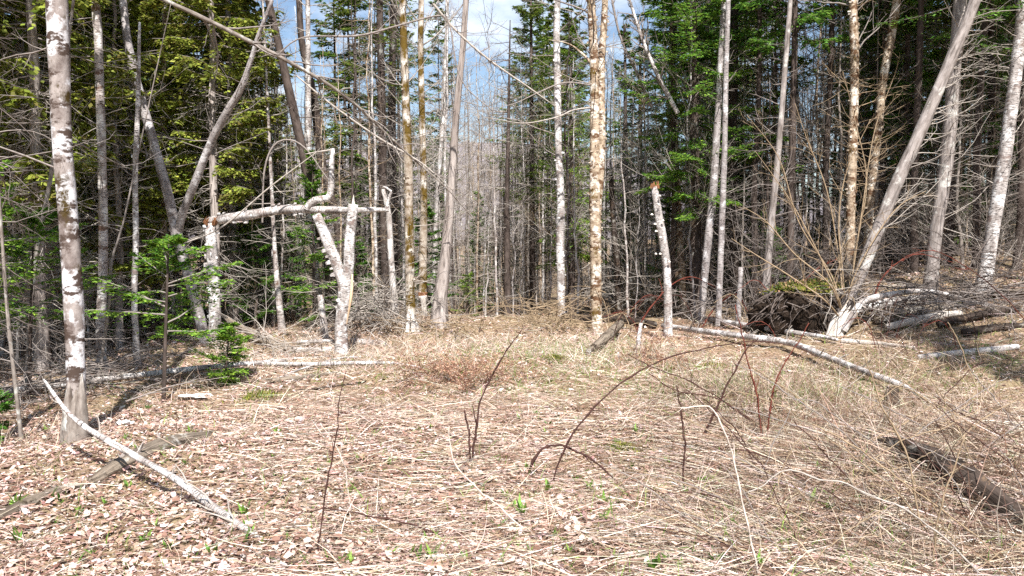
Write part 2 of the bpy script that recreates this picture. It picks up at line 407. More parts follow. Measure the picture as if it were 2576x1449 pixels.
# ---------------- far wooded hill
hx = np.linspace(-700, 700, 150); hy = np.linspace(520, 1300, 70)
HX, HY = np.meshgrid(hx, hy)
hz = 118 * np.exp(-(((HX + 60) / 420) ** 2 + ((HY - 950) / 230) ** 2)) + 9 * np.sin(HX * 0.02 + 1) * np.sin(HY * 0.017) - 6 + rg.normal(0, 1.1, HX.shape)
mb = MB(); idx = np.arange(HX.size).reshape(HX.shape)
mb.add(np.stack([HX, HY, hz], -1).reshape(-1, 3), np.stack([idx[:-1, :-1], idx[:-1, 1:], idx[1:, 1:], idx[1:, :-1]], -1).reshape(-1, 4))
solo('hill', mb, 'hillside', (0, 0, 0), 'far mauve hill of bare trees beyond the gap in the wood', 'hill', kind='structure')
# ---------------- tree builders
def at_h(line, z):
    """points on a trunk polyline (N,4) at heights z; also radius"""
    zz = np.maximum.accumulate(line[:, 2] + np.arange(len(line)) * 1e-6)
    return np.stack([np.interp(z, zz, line[:, i]) for i in range(4)], -1)
def trunk_mesh(rng, line, k=10, flare=0.35, fh=0.35, rough=0.03, flut=0.0):
    line = line.copy()
    s = line[:, 2] - line[0, 2]
    line[:, 3] *= 1 + flare * np.exp(-np.maximum(s, 0) / fh)
    mb = MB(); tubes(mb, line[:, :3], line[:, 3], k, True, rough, rng, flut); return mb
def bare_twigs(rng, line, n, h0, h1, ln, r=(0.004, 0.010), elev=(-0.2, 0.5), up=0.3, wig=0.16, sub=4, sub2=0, k=4, taper=True, az=None, ns=6):
    mb = MB()
    z = rng.uniform(h0, h1, n); p = at_h(line, z)
    a = rng.uniform(0, 2 * math.pi, n) if az is None else rng.normal(az[0], az[1], n)
    e = rng.uniform(*elev, n)
    d = np.stack([np.cos(a) * np.cos(e), np.sin(a) * np.cos(e), np.sin(e)], -1)
    L_ = rng.uniform(*ln, n)
    if taper: L_ = L_ * (1.1 - 0.6 * (z - h0) / max(h1 - h0, 0.1))
    Pt, R = grow(rng, p[:, :3], d, L_, rng.uniform(*r, n), up, wig, ns, 0.3)
    tubes(mb, Pt, R, k, False)
    if sub:
        b, dd, l2, r2 = spawn(rng, Pt, R, sub, 0.2, 0.98, 0.85, (0.25, 0.55), 0.6)
        P2, R2 = grow(rng, b, dd, l2, np.maximum(r2, 0.0016), up * 0.6, wig * 1.2, 4, 0.4); tubes(mb, P2, R2, 3, False)
        if sub2:
            b, dd, l2, r2 = spawn(rng, P2, R2, sub2, 0.2, 0.98, 0.8, (0.3, 0.6), 0.6)
            P3, R3 = grow(rng, b, dd, l2, np.maximum(r2, 0.0013), up * 0.5, wig * 1.2, 3, 0.5); tubes(mb, P3, R3, 3, False)
    return mb
def crown_mesh(rng, line, c0, c1, rad, per_m=7, cols=FIR, m=12, q=6, elev=-0.1, up=0.25, shape=0.8, nl=(0.05, 0.09), nw=0.010, tl=0.42, droop=0.12, lo=0.15, az=None, keep=1.0):
    n = int((c1 - c0) * per_m)
    z = c0 + (c1 - c0) * (np.arange(n) + rng.uniform(0, 1, n)) / n
    if keep < 1: z = z[rng.uniform(0, 1, n) < keep]; n = len(z)
    p = at_h(line, z); t = (z - c0) / (c1 - c0)
    a = rng.uniform(0, 2 * math.pi, n) if az is None else rng.normal(az[0], az[1], n)
    e = elev + 0.55 * t + rng.normal(0, 0.1, n)
    L_ = rad * np.maximum(0.1, (1 - t) ** shape * np.minimum(1, 0.55 + 2.2 * t)) * rng.uniform(0.6, 1.15, n)
    d = np.stack([np.cos(a) * np.cos(e), np.sin(a) * np.cos(e), np.sin(e)], -1)
    Pt, R = grow(rng, p[:, :3], d, L_, 0.004 + 0.007 * L_, up, 0.07, 7, 0.25)
    wood = MB(); tubes(wood, Pt, R, 4, False)
    fol = MB(); sprays(fol, rng, Pt, m, q, cols, tl, nl, nw, droop, lo)
    return wood, fol
def line_px(pts, wid, d=None, dtop=0.0, H=None, n=None, topr=0.35, sink=0.12, top_off=(0, 0), g=None):
    """trunk polyline from photo units; base on the ground"""
    g = G(*pts[0]) if g is None else g
    if d is not None: g = P(*pts[0], d); g[2] = float(hgt(g[0], g[1]))
    d = g[1]; L_ = []
    for i, (px, py) in enumerate(pts):
        dd = d + dtop * i / max(len(pts) - 1, 1)
        q = P(px, py, dd)
        if i == 0: q = np.array([g[0], g[1], g[2] - sink])
        L_.append([*q, wid[i] * .95 * ppx(dd) / 2 / math.sqrt(1 + ((px - 1288) / FPX) ** 2)])
    L_ = np.array(L_)
    if H is not None and H > L_[-1, 2]:
        v = L_[-1, :3] - L_[-2, :3]; v = v / max(v[2], 0.05); dz = H - L_[-1, 2]
        for f in (0.33, 0.66, 1.0):
            q = L_[len(pts) - 1, :3] + v * dz * f * np.array([0.75, 0.75, 1]) + np.array([*top_off, 0]) * f
            L_ = np.vstack([L_, [*q, L_[len(pts) - 1, 3] * (1 - (1 - topr) * f)]])
    ln = np.linalg.norm(np.diff(L_[:, :3], axis=0), axis=1).sum()
    return resample(L_, n or int(np.clip(ln / 0.14, 8, 90))), g
SEED = [100]
def RNG(): SEED[0] += 1; return np.random.default_rng(SEED[0])

def flakes(rng, line, h0, h1, n, size=0.03, col=None):
    """thin curls of peeling bark standing off a trunk"""
    mb = MB(); z = rng.uniform(h0, h1, n); p = at_h(line, z); a = rng.uniform(math.pi, 2 * math.pi, n)
    for i in range(n):
        rad = np.array([math.cos(a[i]), math.sin(a[i]), 0]); tg = np.array([-math.sin(a[i]), math.cos(a[i]), 0]) * rng.choice([-1, 1])
        wv = np.array([0, 0, rng.uniform(0.3, 1.0) * size]); L_ = size * rng.uniform(0.7, 1.8); v = []
        for j, t in enumerate((0, 0.5, 1.0)):
            q = p[i, :3] + rad * (p[i, 3] * 0.99 + L_ * 0.55 * t * t) + tg * L_ * t * 0.8
            v += [q - wv * (1 - 0.4 * t), q + wv * (1 - 0.4 * t)]
        mb.add(v, [[0, 2, 3, 1], [2, 4, 5, 3]])
    return mb
def tree(name, label, pts, wid, bark, cat='tree', H=None, d=None, dtop=0.0, k=10, tw=(), tmat='twig_grey', cr=None, flare=0.5, fh=0.16, topr=0.35, fl=None, rough=0.03, flut=0.0, group=None, top_off=(0, 0)):
    rng = RNG(); line, g = line_px(pts, wid, d, dtop, H, topr=topr, top_off=top_off)
    t = thing(name, label, cat, g, group)
    part('trunk', trunk_mesh(rng, line, k, flare, fh, rough, flut), bark, t)
    for a in tw:
        a = dict(a); m_ = a.pop('mat', tmat); nm = a.pop('name', 'branches'); part(nm, bare_twigs(rng, line, **a), m_, t)
    if cr:
        c = dict(cr); w_, f_ = crown_mesh(rng, line, **c)
        part('live_branches', w_, 'twig_dark', t); part('crown', f_, 'needles', t)
    if fl:
        f_ = part('bark_flakes', flakes(rng, line, *fl[:4]), fl[4], t); f_['kind'] = 'stuff'
    return t, line
def limb(t, name, pts3, r, bark, k=8, rough=0.03):
    rng = RNG(); a = np.array([[*p, q] for p, q in zip(pts3, r)])
    ln = np.linalg.norm(np.diff(a[:, :3], axis=0), axis=1).sum()
    a = resample(a, int(np.clip(ln / 0.08, 8, 60))); mb = MB(); tubes(mb, a[:, :3], a[:, 3], k, True, rough, rng)
    return part(name, mb, bark, t), a
TOPS = dict(n=26, h0=4.6, h1=9.5, ln=(0.8, 2.0), r=(0.008, 0.018), elev=(0.3, 1.0), up=0.4, sub=5, sub2=1)

# ---------------- the trees one can tell apart, left to right
t, l = tree('blotched_tree', 'grey trunk with white blotches and moss, split at its foot, nearest the left edge', [(188, 1110), (192, 1040), (190, 900), (183, 720), (172, 560), (158, 380), (150, 200), (142, 0)],
     [58, 54, 54, 56, 54, 56, 58, 60], 'blotched_bark', H=11, k=14, flare=0.25, rough=0.025, top_off=(-0.4, 0.6),
     tw=[dict(n=9, h0=2.0, h1=4.4, ln=(0.7, 1.7), r=(0.006, 0.012), elev=(-0.3, 0.3), up=0.35, sub=4, sub2=2), dict(n=16, h0=4.8, h1=10, ln=(1, 2.4), r=(0.01, 0.025), elev=(0.2, 1), up=0.4, sub=6, sub2=3)])
d0 = t.location.y
for (x0, y0, x1, y1, w0) in ((170, 1112, 176, 950, 26), (208, 1108, 206, 940, 28), (190, 1114, 192, 975, 34), (160, 1116, 168, 1030, 18)):
    g = P(x0, y0, d0 - 0.12); limb(t, 'root_slab', [g + [0, 0, -0.1], P((x0 + x1) / 2 - 2, (y0 + y1) / 2, d0 - 0.1), P(x1, y1, d0 - 0.05)], [w0 * ppx(d0) / 2 * 1.2, w0 * ppx(d0) / 2, 0.006], 'pale_conifer_bark', 8, 0.08)
tree('birch_tree', 'pale flaking birch just right of the blotched grey trunk', [(256, 930), (254, 800), (260, 650), (258, 450), (252, 250), (247, 90), (240, 0)], [30, 28, 26, 25, 25, 24, 24], 'birch_bark_worn', H=12,
     tw=[dict(n=22, h0=0.8, h1=4.8, ln=(0.5, 1.3), r=(0.004, 0.008), elev=(-0.4, 0.3), up=0.1, sub=5, sub2=2, mat='twig_pale'), TOPS])
tree('sapling', 'thin grey sapling leaning beside the pale birch at left', [(243, 960), (275, 760), (280, 660), (310, 560)], [10, 9, 8, 6], 'twig_grey', H=4.2, k=6, tw=[dict(n=12, h0=0.6, h1=3.5, ln=(0.4, 1.0), r=(0.003, 0.006), sub=3)])
tree('birch_tree', 'thin white birch stem between the pale birch and the curved forked tree', [(346, 892), (338, 760), (342, 600), (340, 450), (347, 260)], [19, 18, 17, 16, 14], 'birch_bark', d=10.6, H=4.4, k=8, topr=0.5, fl=(1.5, 4.2, 12, 0.03, 'bark_scrap'),
     tw=[dict(n=18, h0=0.6, h1=3.8, ln=(0.4, 1.1), elev=(-0.3, 0.4), up=0.1, sub=4)])
t, l = tree('forked_tree', 'curved grey tree whose two limbs part in a wide Y left of the broken birch', [(522, 868), (497, 780), (470, 680), (445, 590), (428, 510), (398, 400), (350, 230), (322, 110), (312, 30)], [30, 30, 29, 33, 28, 27, 25, 23, 22], 'smooth_grey_bark', H=9.5, k=11, flare=0.2,
     tw=[dict(n=10, h0=2.5, h1=5, ln=(0.5, 1.4), sub=4, sub2=1), dict(TOPS, n=14)])
d0 = t.location.y
lp = [P(x, y, d0 + e) for x, y, e in ((447, 585, 0.0), (462, 530, -0.1), (486, 470, -0.2), (530, 360, -0.35), (575, 275, -0.5), (605, 225, -0.6), (632, 150, -0.7), (650, 90, -0.8), (685, 0, -0.9))]
lo_, la = limb(t, 'limb', lp, np.array([11, 10, 10, 9.5, 9, 8, 6, 5, 4]) * ppx(d0), 'smooth_grey_bark')
part('limb_twigs', bare_twigs(RNG(), la, 16, 2.6, 4.8, (0.5, 1.4), (0.004, 0.009), (-0.2, 0.7), 0.2, sub=5, sub2=2), 'twig_grey', t)
tree('slim_tree', 'slim lichen yellowed trunk standing behind the curved forked tree', [(410, 840), (412, 600), (410, 300), (414, 0)], [17, 16, 15, 14], 'yellow_birch_bark', d=14, H=11, k=8, tw=[dict(n=40, h0=1, h1=6, ln=(0.5, 1.2), r=(0.003, 0.007), elev=(-0.5, 0.1), up=-0.05, sub=5, mat='twig_pale')])

# broken birch with its top hanging level
t, l = tree('broken_birch', 'white birch snapped at head height with its peeling top lying level', [(540, 865), (541, 800), (539, 720), (534, 640), (529, 562)], [36, 33, 31, 30, 31], 'birch_bark', k=12, flare=0.2, topr=1, rough=0.03, fl=(0.2, 1.8, 22, 0.035, 'bark_scrap'))
bd = t.location.y; br = t
hp = [P(x, y, bd + e) for x, y, e in ((527, 556, 0), (580, 548, -0.05), (650, 537, -0.1), (720, 526, -0.15), (790, 527, -0.2), (880, 529, -0.2), (935, 528, -0.15), (978, 528, -0.1))]
_, hl = limb(t, 'fallen_top', hp, np.array([11, 12, 12, 11, 9.5, 8, 6.5, 5]) * ppx(bd), 'birch_bark', 12, 0.04)
up_ = [P(x, y, bd - 0.22) for x, y in ((772, 527), (785, 508), (812, 500), (828, 496), (833, 470), (834, 420), (837, 374))]
limb(t, 'upright_branch', up_, np.array([10, 10, 9, 8.5, 8, 7, 5.5]) * ppx(bd), 'birch_bark', 9, 0.05)
limb(t, 'branch', [P(972, 528, bd - 0.1), P(978, 500, bd - 0.1), P(985, 482, bd - 0.1)], np.array([5, 4, 3]) * ppx(bd), 'birch_bark', 6)
limb(t, 'branch', [P(985, 482, bd - 0.1), P(968, 470, bd - 0.1), P(962, 472, bd - 0.1)], np.array([3, 2.5, 2]) * ppx(bd), 'birch_bark', 6)
limb(t, 'branch', [P(838, 377, bd - 0.22), P(800, 382, bd - 0.2), P(768, 388, bd - 0.2)], np.array([3, 2, 1.4]) * ppx(bd), 'twig_pale', 5)
rng = RNG(); mb = MB()
for i in range(9):                                        # splintered break
    b0 = P(529 + rng.uniform(-12, 14), 566, bd - rng.uniform(-0.05, 0.1)); tubes(mb, [b0, b0 + [rng.uniform(-.02, .04), -.02, .05], b0 + [rng.uniform(-.03, .08), -.03, rng.uniform(.06, .14)]], [0.02, 0.016, 0.003], 5)
part('splinters', mb, 'rust_wood', t)
def curl(t, p, w_, L_, ax, mat='birch_bark', a0=None, rng=None, out=None):
    """one strip of bark curled away from the stem"""
    rng = rng or RNG(); ax = norm(np.array(ax, float)); out = norm(np.array(out if out is not None else [rng.uniform(-.5, .5), -1, rng.uniform(-.6, .6)], float))
    th = np.cross(ax, out); v = []; n = 6; rr = L_ / 3.6; a0 = rng.uniform(2.2, 3.6)
    for j in range(n):
        a = a0 * j / (n - 1); c = p + out * (rr * (1 - math.cos(a))) + th * rr * math.sin(a)
        ww = w_ * (1 - 0.35 * j / n) * rng.uniform(0.85, 1.1)
        v += [c - ax * ww / 2, c + ax * ww / 2]
    mb = MB(); v = np.array(v); v2 = v + out * 0.003
    f = [[2 * j, 2 * j + 2, 2 * j + 3, 2 * j + 1] for j in range(n - 1)]
    mb.add(v, f); mb.add(v2, [q[::-1] for q in f])
    return part('bark_curl', mb, mat, t)
rng = RNG()
for i in range(15):
    s = rng.integers(1, len(hl) * 0.62); q = hl[s]
    if i % 2: curl(t, q[:3] + [0, -q[3] * .7, -q[3] * .55], rng.uniform(.05, .12), rng.uniform(.09, .17), (1, 0, 0.05), rng=rng, out=(0, -.5, -1))
    else: curl(t, q[:3] + [0, -q[3] * .4, q[3] * .8], rng.uniform(.04, .1), rng.uniform(.07, .14), (1, 0, 0.05), rng=rng, out=(0.2, -.3, 1))
for i in range(6):
    q = at_h(l, rng.uniform(0.5, 1.75)); sg = rng.choice([-1, 1])
    curl(t, q[:3] + [sg * q[3] * .9, -q[3] * .4, 0], rng.uniform(.04, .09), rng.uniform(.06, .12), (0, 0, 1), rng=rng, out=(sg, -.4, 0))

# forked birch that carries it
t, l = tree('forked_birch', 'white birch forking at knee height into a Y that props the fallen top', [(861, 893), (858, 820), (866, 750), (868, 690)], [38, 33, 34, 40], 'birch_bark', k=12, flare=0.3, topr=1, fl=(0.2, 1.1, 10, 0.03, 'bark_scrap'))
fd = t.location.y
_, fa = limb(t, 'stem', [P(x, y, fd) for x, y in ((866, 720), (848, 668), (828, 618), (808, 570), (795, 540))], np.array([15, 14.5, 14, 12.5, 11]) * ppx(fd), 'birch_bark', 11, 0.05)
_, fb = limb(t, 'stem', [P(x, y, fd - 0.02) for x, y in ((868, 720), (878, 665), (879, 610), (884, 560), (889, 514))], np.array([15, 14, 13, 13, 12]) * ppx(fd), 'birch_bark', 11, 0.05)
limb(t, 'splinter', [P(889, 518, fd), P(889, 500, fd), P(890, 490, fd)], [0.03, 0.012, 0.003], 'weathered_wood', 5)
limb(t, 'torn_strip', [P(872, 815, fd - .2), P(884, 740, fd - .22), P(886, 690, fd - .18)], [0.008, 0.022, 0.012], 'raw_wood', 5)
rng = RNG()
for i in range(14):
    q = fa[int(rng.integers(2, len(fa) - 4))]; curl(t, q[:3] + [-q[3] * .85, -q[3] * .4, 0], rng.uniform(.03, .07), rng.uniform(.06, .12), (-0.35, 0, 1), rng=rng, out=(-1, -.4, -.35))

tree('dark_stub', 'thick brown dead trunk half hidden behind the forked birch', [(838, 868), (836, 760), (830, 660), (812, 600)], [40, 38, 34, 30], 'conifer_bark', d=bd + 2.2, H=9.5, flare=0.15, topr=0.3, tw=[dict(n=14, h0=1.5, h1=4.2, ln=(0.5, 1.2), sub=4, elev=(-.3, .5), mat='twig_dark')])
tree('birch_stub', 'short broken birch stub left of the foot of the forked birch', [(818, 866), (812, 800), (806, 742)], [22, 19, 17], 'birch_bark_worn', d=bd + 0.6, cat='snag', k=9, topr=1)
tree('birch_tree', 'white birch stem rising behind the joint of the level fallen top', [(815, 830), (790, 640), (776, 520), (776, 420)], [20, 19, 19, 18], 'birch_bark', d=bd + 3, H=9, tw=[dict(n=26, h0=1.2, h1=6, ln=(0.5, 1.3), elev=(0, .7), sub=5, sub2=2, mat='twig_pale')])
tree('birch_tree', 'thin leaning white stem halfway between the broken and the forked birch', [(712, 852), (700, 740), (692, 640), (688, 570)], [20, 17, 13, 11], 'birch_bark_worn', d=bd + 1.6, H=6, k=8, tw=[dict(n=20, h0=1, h1=5, ln=(.4, 1), sub=4, mat='twig_pale')])
tree('dark_conifer', 'pair of charred looking dark stems leaning above the forked birch', [(880, 800), (848, 560), (812, 420), (790, 250), (760, 110), (752, 0)], [22, 22, 24, 22, 18, 16], 'conifer_bark', d=bd + 4, H=11, tw=[dict(n=50, h0=1, h1=8, ln=(.5, 1.5), elev=(-.4, .4), sub=5, sub2=1)])
for x0, x1, lab in ((965, 955, 'dark conifer with bare whorled branches left of the mossy trunk'), (990, 990, 'second dark conifer, close behind the mossy trunk')):
    tree('dark_conifer', lab, [(x0 + 12, 790), (x0, 560), (x0 - 4, 300), (x1, 0)], [27, 24, 21, 18], 'conifer_bark', d=bd + 3.2 if x0 < 980 else bd + 5, H=11.5,
         tw=[dict(n=70, h0=0.9, h1=5.4, ln=(0.7, 1.9), r=(0.004, 0.009), elev=(-0.35, 0.2), up=0.15, sub=6, sub2=2, mat='twig_grey')],
         cr=dict(c0=4.2, c1=11.4, rad=1.2, cols=SPRUCE, per_m=6))
for x0, yb, lab, w_ in ((975, 762, 'grey snag with a bare broken tip where the level top ends', 19),):
    tree('snag', lab, [(x0 + 20, yb), (x0 + 8, 640), (x0 + 3, 540), (x0 - 12, 476)], [w_, w_ - 3, w_ - 4, w_ - 9], 'grey_log', cat='snag', d=bd + 1.6, topr=1, k=9)

t, l = tree('mossy_tree', 'trunk coated in ochre moss with pale splintered wood at its foot', [(1034, 818), (1031, 700), (1029, 560), (1027, 420), (1020, 230), (1014, 60), (1012, 0)], [28, 25, 24, 24, 21, 20, 19], 'mossy_bark', H=11.5, k=11, tmat='twig_pale', fl=(0.6, 5, 50, 0.025, 'mossy_bark'),
     tw=[dict(n=30, h0=1.6, h1=6, ln=(0.6, 1.6), elev=(0, .8), sub=5, sub2=2), TOPS])
md = t.location.y
for dx, y1, w_ in ((-8, 770, 9), (4, 780, 12), (12, 795, 8)):
    limb(t, 'splinter', [P(1036 + dx * 1.4, 832, md - .3) + [0, 0, -.03], P(1035 + dx, (832 + y1) / 2, md - .22), P(1034 + dx * .6, y1, md - .12)], [w_ * .0045, w_ * .0036, .004], 'weathered_wood', 6, .05)
t, l = tree('gnawed_tree', 'lichen spotted trunk chewed pale and orange near its foot, right of the mossy trunk', [(1068, 795), (1066, 768), (1063, 742), (1065, 600), (1066, 480), (1062, 300), (1058, 120), (1060, 0)], [15, 13, 22, 21, 19, 17, 16, 15], 'mossy_bark', H=10, k=9, flare=.1, tmat='twig_pale',
     tw=[dict(n=26, h0=2, h1=5.5, ln=(.5, 1.3), elev=(0, .8), sub=5, sub2=1), dict(TOPS, n=14)])
gd = t.location.y
limb(t, 'gnawed_wood', [P(1068, 795, gd - .1), P(1066, 770, gd - .1), P(1063, 744, gd - .1)], [.06, .045, .07], 'weathered_wood', 8, .08)
limb(t, 'gnawed_ring', [P(1063, 746, gd - .03), P(1063, 735, gd - .03)], [.085, .082], 'rust_wood', 9, .06)
tree('cedar_tree', 'stringy grey barked cedar leaning right, broad at its foot', [(1104, 822), (1106, 760), (1116, 680), (1130, 540), (1140, 400), (1150, 260), (1164, 120), (1172, 0)], [44, 38, 30, 24, 21, 18, 16, 15], 'cedar_bark', H=9, k=12, flare=.35, flut=.25, tw=[dict(n=40, h0=1.2, h1=5.5, ln=(.6, 1.7), r=(.004, .008), elev=(-.4, .4), sub=6, sub2=2)])
tree('slim_tree', 'slender grey stem just left of the leaning cedar', [(1085, 800), (1100, 500), (1118, 250), (1125, 0)], [12, 12, 11, 10], 'grey_log', d=md + 3, H=10, k=7, tw=[dict(n=40, h0=1, h1=6, ln=(.4, 1.2), elev=(0, .8), sub=5, sub2=1)])
tree('dead_conifer', 'dead conifer with dark twiggy branches right of the gap in the wood', [(1277, 800), (1276, 650), (1275, 520), (1277, 430)], [21, 18, 15, 12], 'conifer_bark', d=16.5, H=6.0, k=8, topr=.2, tw=[dict(n=80, h0=0.8, h1=5.8, ln=(.5, 1.3), r=(.004, .008), elev=(-.5, .2), sub=6, sub2=1, mat='twig_dark'), dict(n=30, h0=1.5, h1=5, ln=(.5, 1.3), elev=(-.2, .5), sub=6, sub2=1, mat='twig_pale')])
tree('birch_tree', 'slim white birch standing alone left of the twin stemmed trunk', [(1412, 775), (1411, 700), (1409, 620), (1411, 520), (1406, 400), (1402, 220), (1400, 80), (1402, 0)], [19, 21, 23, 22, 19, 19, 18, 17], 'birch_bark', d=15, H=12, k=11, fl=(0.8, 6, 30, 0.03, 'bark_scrap'),
     tw=[dict(n=12, h0=2.8, h1=6, ln=(.8, 2.2), r=(.006, .012), elev=(-.1, .5), up=.1, sub=5, sub2=2), TOPS])
t, l = tree('twin_stem_tree', 'shaggy golden brown tree with twin stems fused below, centre of the clearing edge', [(1502, 838), (1500, 760), (1498, 620), (1497, 480), (1497, 330), (1496, 200), (1490, 60), (1487, 0)], [32, 29, 31, 31, 28, 25, 23, 22], 'yellow_birch_bark', H=12, k=13, fl=(0.3, 6.2, 170, 0.028, 'yellow_birch_bark'),
     tw=[dict(n=10, h0=3.5, h1=6, ln=(1, 2.6), r=(.007, .013), elev=(-.2, .6), up=.2, sub=5, sub2=2, mat='twig_pale'), TOPS])
td = t.location.y
_, l2 = limb(t, 'second_stem', [P(x, y, td - .02) for x, y in ((1505, 560), (1511, 450), (1514, 330), (1512, 240), (1515, 130), (1522, 0))] + [P(1526, 0, td) + [.1, .1, 3.5]], np.array([5, 8, 9.5, 9, 8.5, 8, 5]) * ppx(td), 'yellow_birch_bark', 11, .04)
part('bark_flakes', flakes(RNG(), l2, 2.8, 6.2, 90, .028), 'yellow_birch_bark', t)['kind'] = 'stuff'
# three long branches sweeping left from the twin stems
limb(t, 'long_branch', [P(x, y, td - e) for x, y, e in ((1490, 270, 0), (1440, 278, .2), (1400, 295, .4), (1320, 310, .8), (1250, 300, 1.0), (1190, 290, 1.2))], [.018, .014, .012, .009, .006, .003], 'twig_pale', 5)
limb(t, 'long_branch', [P(x, y, td - e) for x, y, e in ((1492, 215, 0), (1420, 208, .2), (1350, 235, .4), (1290, 262, .6), (1220, 275, .9))], [.016, .013, .011, .007, .003], 'twig_grey', 5)
limb(t, 'long_branch', [P(x, y, td) for x, y in ((1494, 170, ), (1470, 140), (1430, 110), (1380, 100))], [.026, .022, .012, .006], 'yellow_birch_bark', 6)

tree('dead_stub', 'dark dead stub with a snapped top right of the twin stemmed trunk', [(1558, 790), (1552, 660), (1543, 560), (1537, 440)], [17, 17, 15, 13], 'dark_log', cat='snag', d=td + 3, topr=1, k=8)
t, l = tree('snag', 'leaning birch snag with a rusty splintered top and white shelf fungi', [(1681, 800), (1680, 740), (1676, 660), (1667, 600), (1655, 530), (1646, 470)], [24, 22, 22, 23, 21, 19], 'birch_bark', cat='snag', d=13.0, k=12, topr=1)
sd = t.location.y; rng = RNG()
mb = MB()
for i in range(12):
    b0 = P(1646 + rng.uniform(-10, 12), 474, sd + rng.uniform(-.06, .06)); tubes(mb, [b0, b0 + [0, 0, .04], b0 + [rng.uniform(-.03, .03), 0, rng.uniform(.05, .13)]], [.016, .012, .002], 5)
part('splinters', mb, 'rust_wood', t)
for px, py in ((1660, 494), (1658, 517), (1640, 541), (1662, 598), (1651, 583), (1661, 640), (1684, 660), (1650, 640), (1668, 556), (1648, 565)):
    c = P(px, py, sd - .12); mb = MB(); th = np.linspace(0, 2 * math.pi, 9)[:-1]
    rr = rng.uniform(.016, .03)
    ring = np.stack([c[0] + rr * np.cos(th), c[1] + rr * .8 * np.sin(th), np.full(8, c[2])], -1)
    v = np.vstack([ring, ring * 1.0 + [0, 0, .012], [[c[0], c[1] + .01, c[2] + .03]], [[c[0], c[1], c[2] - .006]]])
    v[8:16, :2] = c[:2] + (v[8:16, :2] - c[:2]) * .85
    f4 = [[i, (i + 1) % 8, 8 + (i + 1) % 8, 8 + i] for i in range(8)]; f3 = [[8 + i, 8 + (i + 1) % 8, 16] for i in range(8)] + [[(i + 1) % 8, i, 17] for i in range(8)]
    mb.add(v, f4, f3); part('shelf_fungus', mb, 'fungus', t)
tree('birch_tree', 'sunlit yellowish birch glimpsed between the snag and the big fir', [(1722, 790), (1712, 640), (1705, 520), (1700, 400)], [20, 19, 18, 17], 'yellow_birch_bark', d=sd + 3.5, H=10, fl=(1, 5, 40, .03, 'yellow_birch_bark'))
t, l = tree('fir_tree', 'big dense green fir with drooping dark boughs above the birch snag', [(1752, 800), (1750, 600), (1748, 400), (1745, 200), (1742, 0)], [34, 30, 27, 24, 20], 'conifer_bark', d=15.5, H=11, k=10, tmat='twig_dark',
     tw=[dict(n=40, h0=1, h1=3, ln=(.5, 1.2), r=(.004, .008), elev=(-.5, .1), up=-.1, sub=5)], cr=dict(c0=2.3, c1=11, rad=1.7, per_m=19, cols=FIR + YFIR, m=18, q=9, elev=-.42, up=.35, shape=.55, nl=(.05, .10), nw=.013))
tree('birch_tree', 'smooth grey white stem leaning right, left one of the pair under the big fir', [(1762, 808), (1770, 720), (1782, 600), (1794, 480), (1802, 350), (1808, 250)], [23, 21, 22, 22, 20, 17], 'smooth_grey_bark', H=9, k=10, flare=.2, tw=[dict(n=12, h0=2, h1=5, ln=(.4, 1), sub=4)])
tree('birch_tree', 'straight pale stem with short side twigs, right one of the pair under the big fir', [(1806, 822), (1811, 700), (1816, 560), (1822, 400), (1826, 200), (1832, 0)], [17, 17, 17, 16, 14, 13], 'smooth_grey_bark', H=10, k=10, flare=.15, tw=[dict(n=34, h0=1.5, h1=5, ln=(.15, .5), r=(.004, .006), elev=(.1, .7), sub=1, mat='twig_pale')])
tree('dark_conifer', 'tall dark conifer trunk rising behind the pair of pale stems', [(1850, 790), (1846, 560), (1843, 300), (1848, 0)], [24, 24, 23, 22], 'conifer_bark', d=16.8, H=12, tw=[dict(n=60, h0=1, h1=6, ln=(.6, 1.5), elev=(-.4, .2), sub=5, sub2=1)], cr=dict(c0=4.2, c1=12, rad=1.4, per_m=9, cols=FIR, elev=-.3))
tree('stake', 'short pale broken post left of the mossy root mound', [(1856, 815), (1860, 740), (1864, 672)], [15, 14, 13], 'smooth_grey_bark', cat='snag', k=9, topr=1, flare=.1)
tree('birch_tree', 'curved white birch rising behind the mossy root mound', [(2012, 692), (2000, 620), (1990, 520), (1984, 430), (1976, 300), (1968, 150), (1958, 0)], [20, 18, 17, 16, 15, 13, 12], 'birch_bark', d=16, H=11, k=9, tw=[dict(n=16, h0=3, h1=7, ln=(.5, 1.4), sub=5, sub2=1)])
tree('birch_tree', 'thin white birch close right of the curved one behind the mound', [(2046, 700), (2030, 560), (2018, 440), (2006, 260)], [13, 12, 12, 11], 'birch_bark', d=17, H=9, k=8)
tree('dark_conifer', 'dark slanting trunk with pale specks left of the mossy root mound', [(1920, 800), (1930, 680), (1942, 540), (1958, 380)], [24, 22, 20, 17], 'furrowed_bark', d=13.6, H=10, tw=[dict(n=26, h0=1.4, h1=5, ln=(.5, 1.3), sub=5, elev=(-.3, .4))])
tree('yellow_birch', 'sunlit shaggy yellow birch left of the leaning grey tree', [(2136, 790), (2138, 640), (2141, 500), (2146, 340), (2150, 170), (2146, 0)], [26, 25, 25, 25, 24, 23], 'yellow_birch_bark', d=13.6, H=12, k=12, fl=(.8, 6, 130, .028, 'yellow_birch_bark'), tw=[dict(n=14, h0=2.4, h1=6, ln=(.6, 1.6), sub=5, sub2=1, mat='twig_tan'), TOPS])
